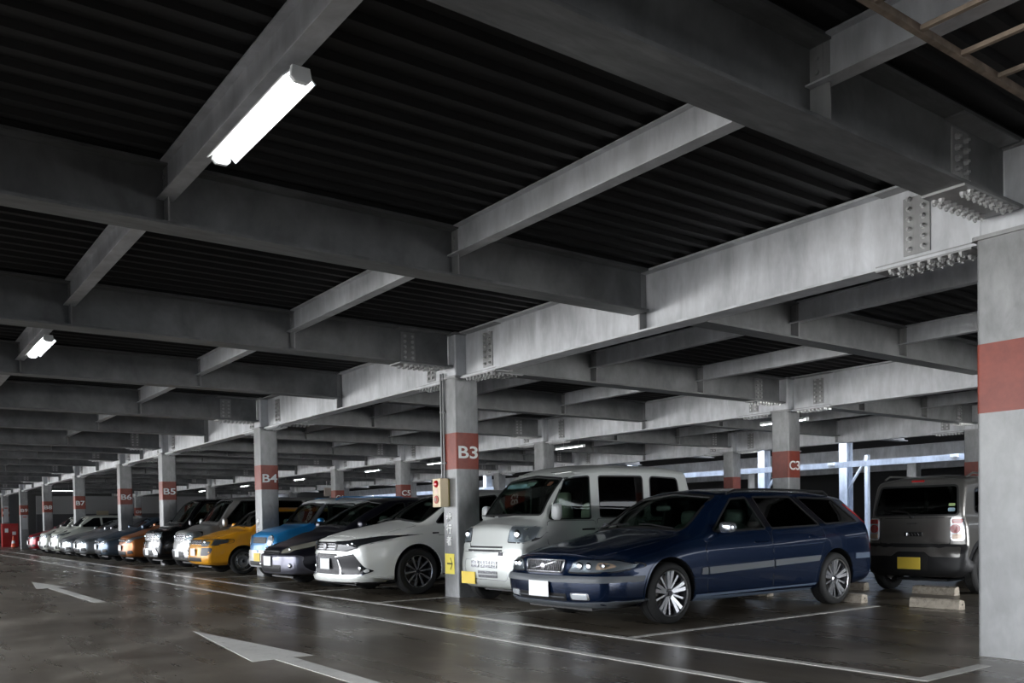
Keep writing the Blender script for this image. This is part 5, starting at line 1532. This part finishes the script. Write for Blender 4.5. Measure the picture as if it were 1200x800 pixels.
put('microcar', -38.3, 5.85, compact(wp, L=3.5, W=.76, hf=.92, cy=.7, cz=1.12, ry=1.35, rz=1.62), 'off-white tall small car, right one of the pale pair near column B7')
put('microcar', -40.9, 5.85, compact(wp, L=3.5, W=.76, hf=.92, cy=.7, cz=1.12, ry=1.35, rz=1.62), 'off-white tall small car, left one of the pale pair by column B7')
put('compact_car', -43.6, 5.8, compact(paint('dark_red_paint', (.30, .01, .02), .3, .3), L=3.8, hf=.84, cz=1.06, rz=1.52), 'dark red compact car, farthest left in the row, beyond column B7')

put('van', -28.6, 15.9, tall_van(paint('white_van_paint', (.6, .6, .58), .1, .3), hf=1.0), 'white tall van facing away in the row behind, its roof seen above the yellow wagon', pi, cat='van')
put('compact_car', -14.4, 15.5, compact(paint('dim_grey_paint', (.08, .08, .09), .5, .3)), 'dark grey compact car facing away, hidden behind the charcoal wagon', pi)
put('compact_car', -20.2, 15.5, compact(paint('dim_red_paint', (.10, .01, .01), .4, .3)), 'dark maroon compact car facing away in the row behind column B4', pi)
# ------------------------------------------------------------------ light
w = bpy.data.worlds.new('world'); SC.world = w; w.use_nodes = True
nt = w.node_tree; nt.nodes.clear()
out = nt.nodes.new('ShaderNodeOutputWorld'); bg = nt.nodes.new('ShaderNodeBackground')
tc = nt.nodes.new('ShaderNodeTexCoord'); sep = nt.nodes.new('ShaderNodeSeparateXYZ')
nt.links.new(tc.outputs['Generated'], sep.inputs[0])
def mth(op, a, b=None):
    n = nt.nodes.new('ShaderNodeMath'); n.operation = op
    for i, v in enumerate((a, b)):
        if v is None: continue
        if isinstance(v, (int, float)): n.inputs[i].default_value = v
        else: nt.links.new(v, n.inputs[i])
    return n.outputs[0]
# open country around the deck: sunlit pale ground below the horizon, hazy bright sky above; brightest on the -y side
dd = mth('ADD', mth('MULTIPLY', sep.outputs['Y'], -.80), mth('MULTIPLY', sep.outputs['X'], -.60))
az1 = ramp(nt, mth('MULTIPLY_ADD', dd, .5), [(0, (0,)*3), (.64, (.0,)*3), (.78, (.20,)*3), (.92, (.29,)*3), (1, (.31,)*3)])
azx = mixc(nt, 1.0, ramp(nt, mth('ADD', mth('MULTIPLY', sep.outputs['X'], .88), mth('MULTIPLY', sep.outputs['Y'], .47)), [(.70, (0,)*3), (.85, (.11,)*3), (1, (.17,)*3)]), ramp(nt, sep.outputs['X'], [(.95, (0,)*3), (.975, (.7,)*3), (1, (.9,)*3)]), 'ADD')
az = mixc(nt, 1.0, az1, mixc(nt, 1.0, azx, (.022, .028, .036), 'ADD'), 'ADD')
nt.nodes[-1]
for m1 in [n for n in nt.nodes if n.type == 'MATH' and n.operation == 'MULTIPLY_ADD']: m1.inputs[2].default_value = .5
el = ramp(nt, mth('ADD', mth('MULTIPLY', sep.outputs['Z'], .5), .5), [(.0, (.03, .03, .03)), (.408, (.04, .038, .035)), (.438, (.80, .785, .75)), (.455, (.85, .84, .81)), (.48, (.45, .445, .44)), (.505, (.27, .275, .28)), (.56, (.45, .455, .46)), (.66, (.96, .97, 1.0)), (.73, (.85, .87, .92)), (.80, (.02, .02, .03))])
zen = ramp(nt, sep.outputs['Z'], [(.70, (0, 0, 0)), (.85, (.12, .15, .20))])
nt.links.new(mixc(nt, 1.0, mixc(nt, 1.0, az, el, 'MULTIPLY'), zen, 'ADD'), bg.inputs['Color'])
bg.inputs['Strength'].default_value = 60.0
nt.links.new(bg.outputs[0], out.inputs[0])
w.cycles.sampling_method = 'MANUAL'; w.cycles.sample_map_resolution = 512

vs = SC.view_settings
vs.view_transform = 'Standard'; vs.look = 'None'; vs.gamma = 1; vs.use_curve_mapping = False; vs.exposure = 0
SC.display_settings.display_device = 'sRGB'
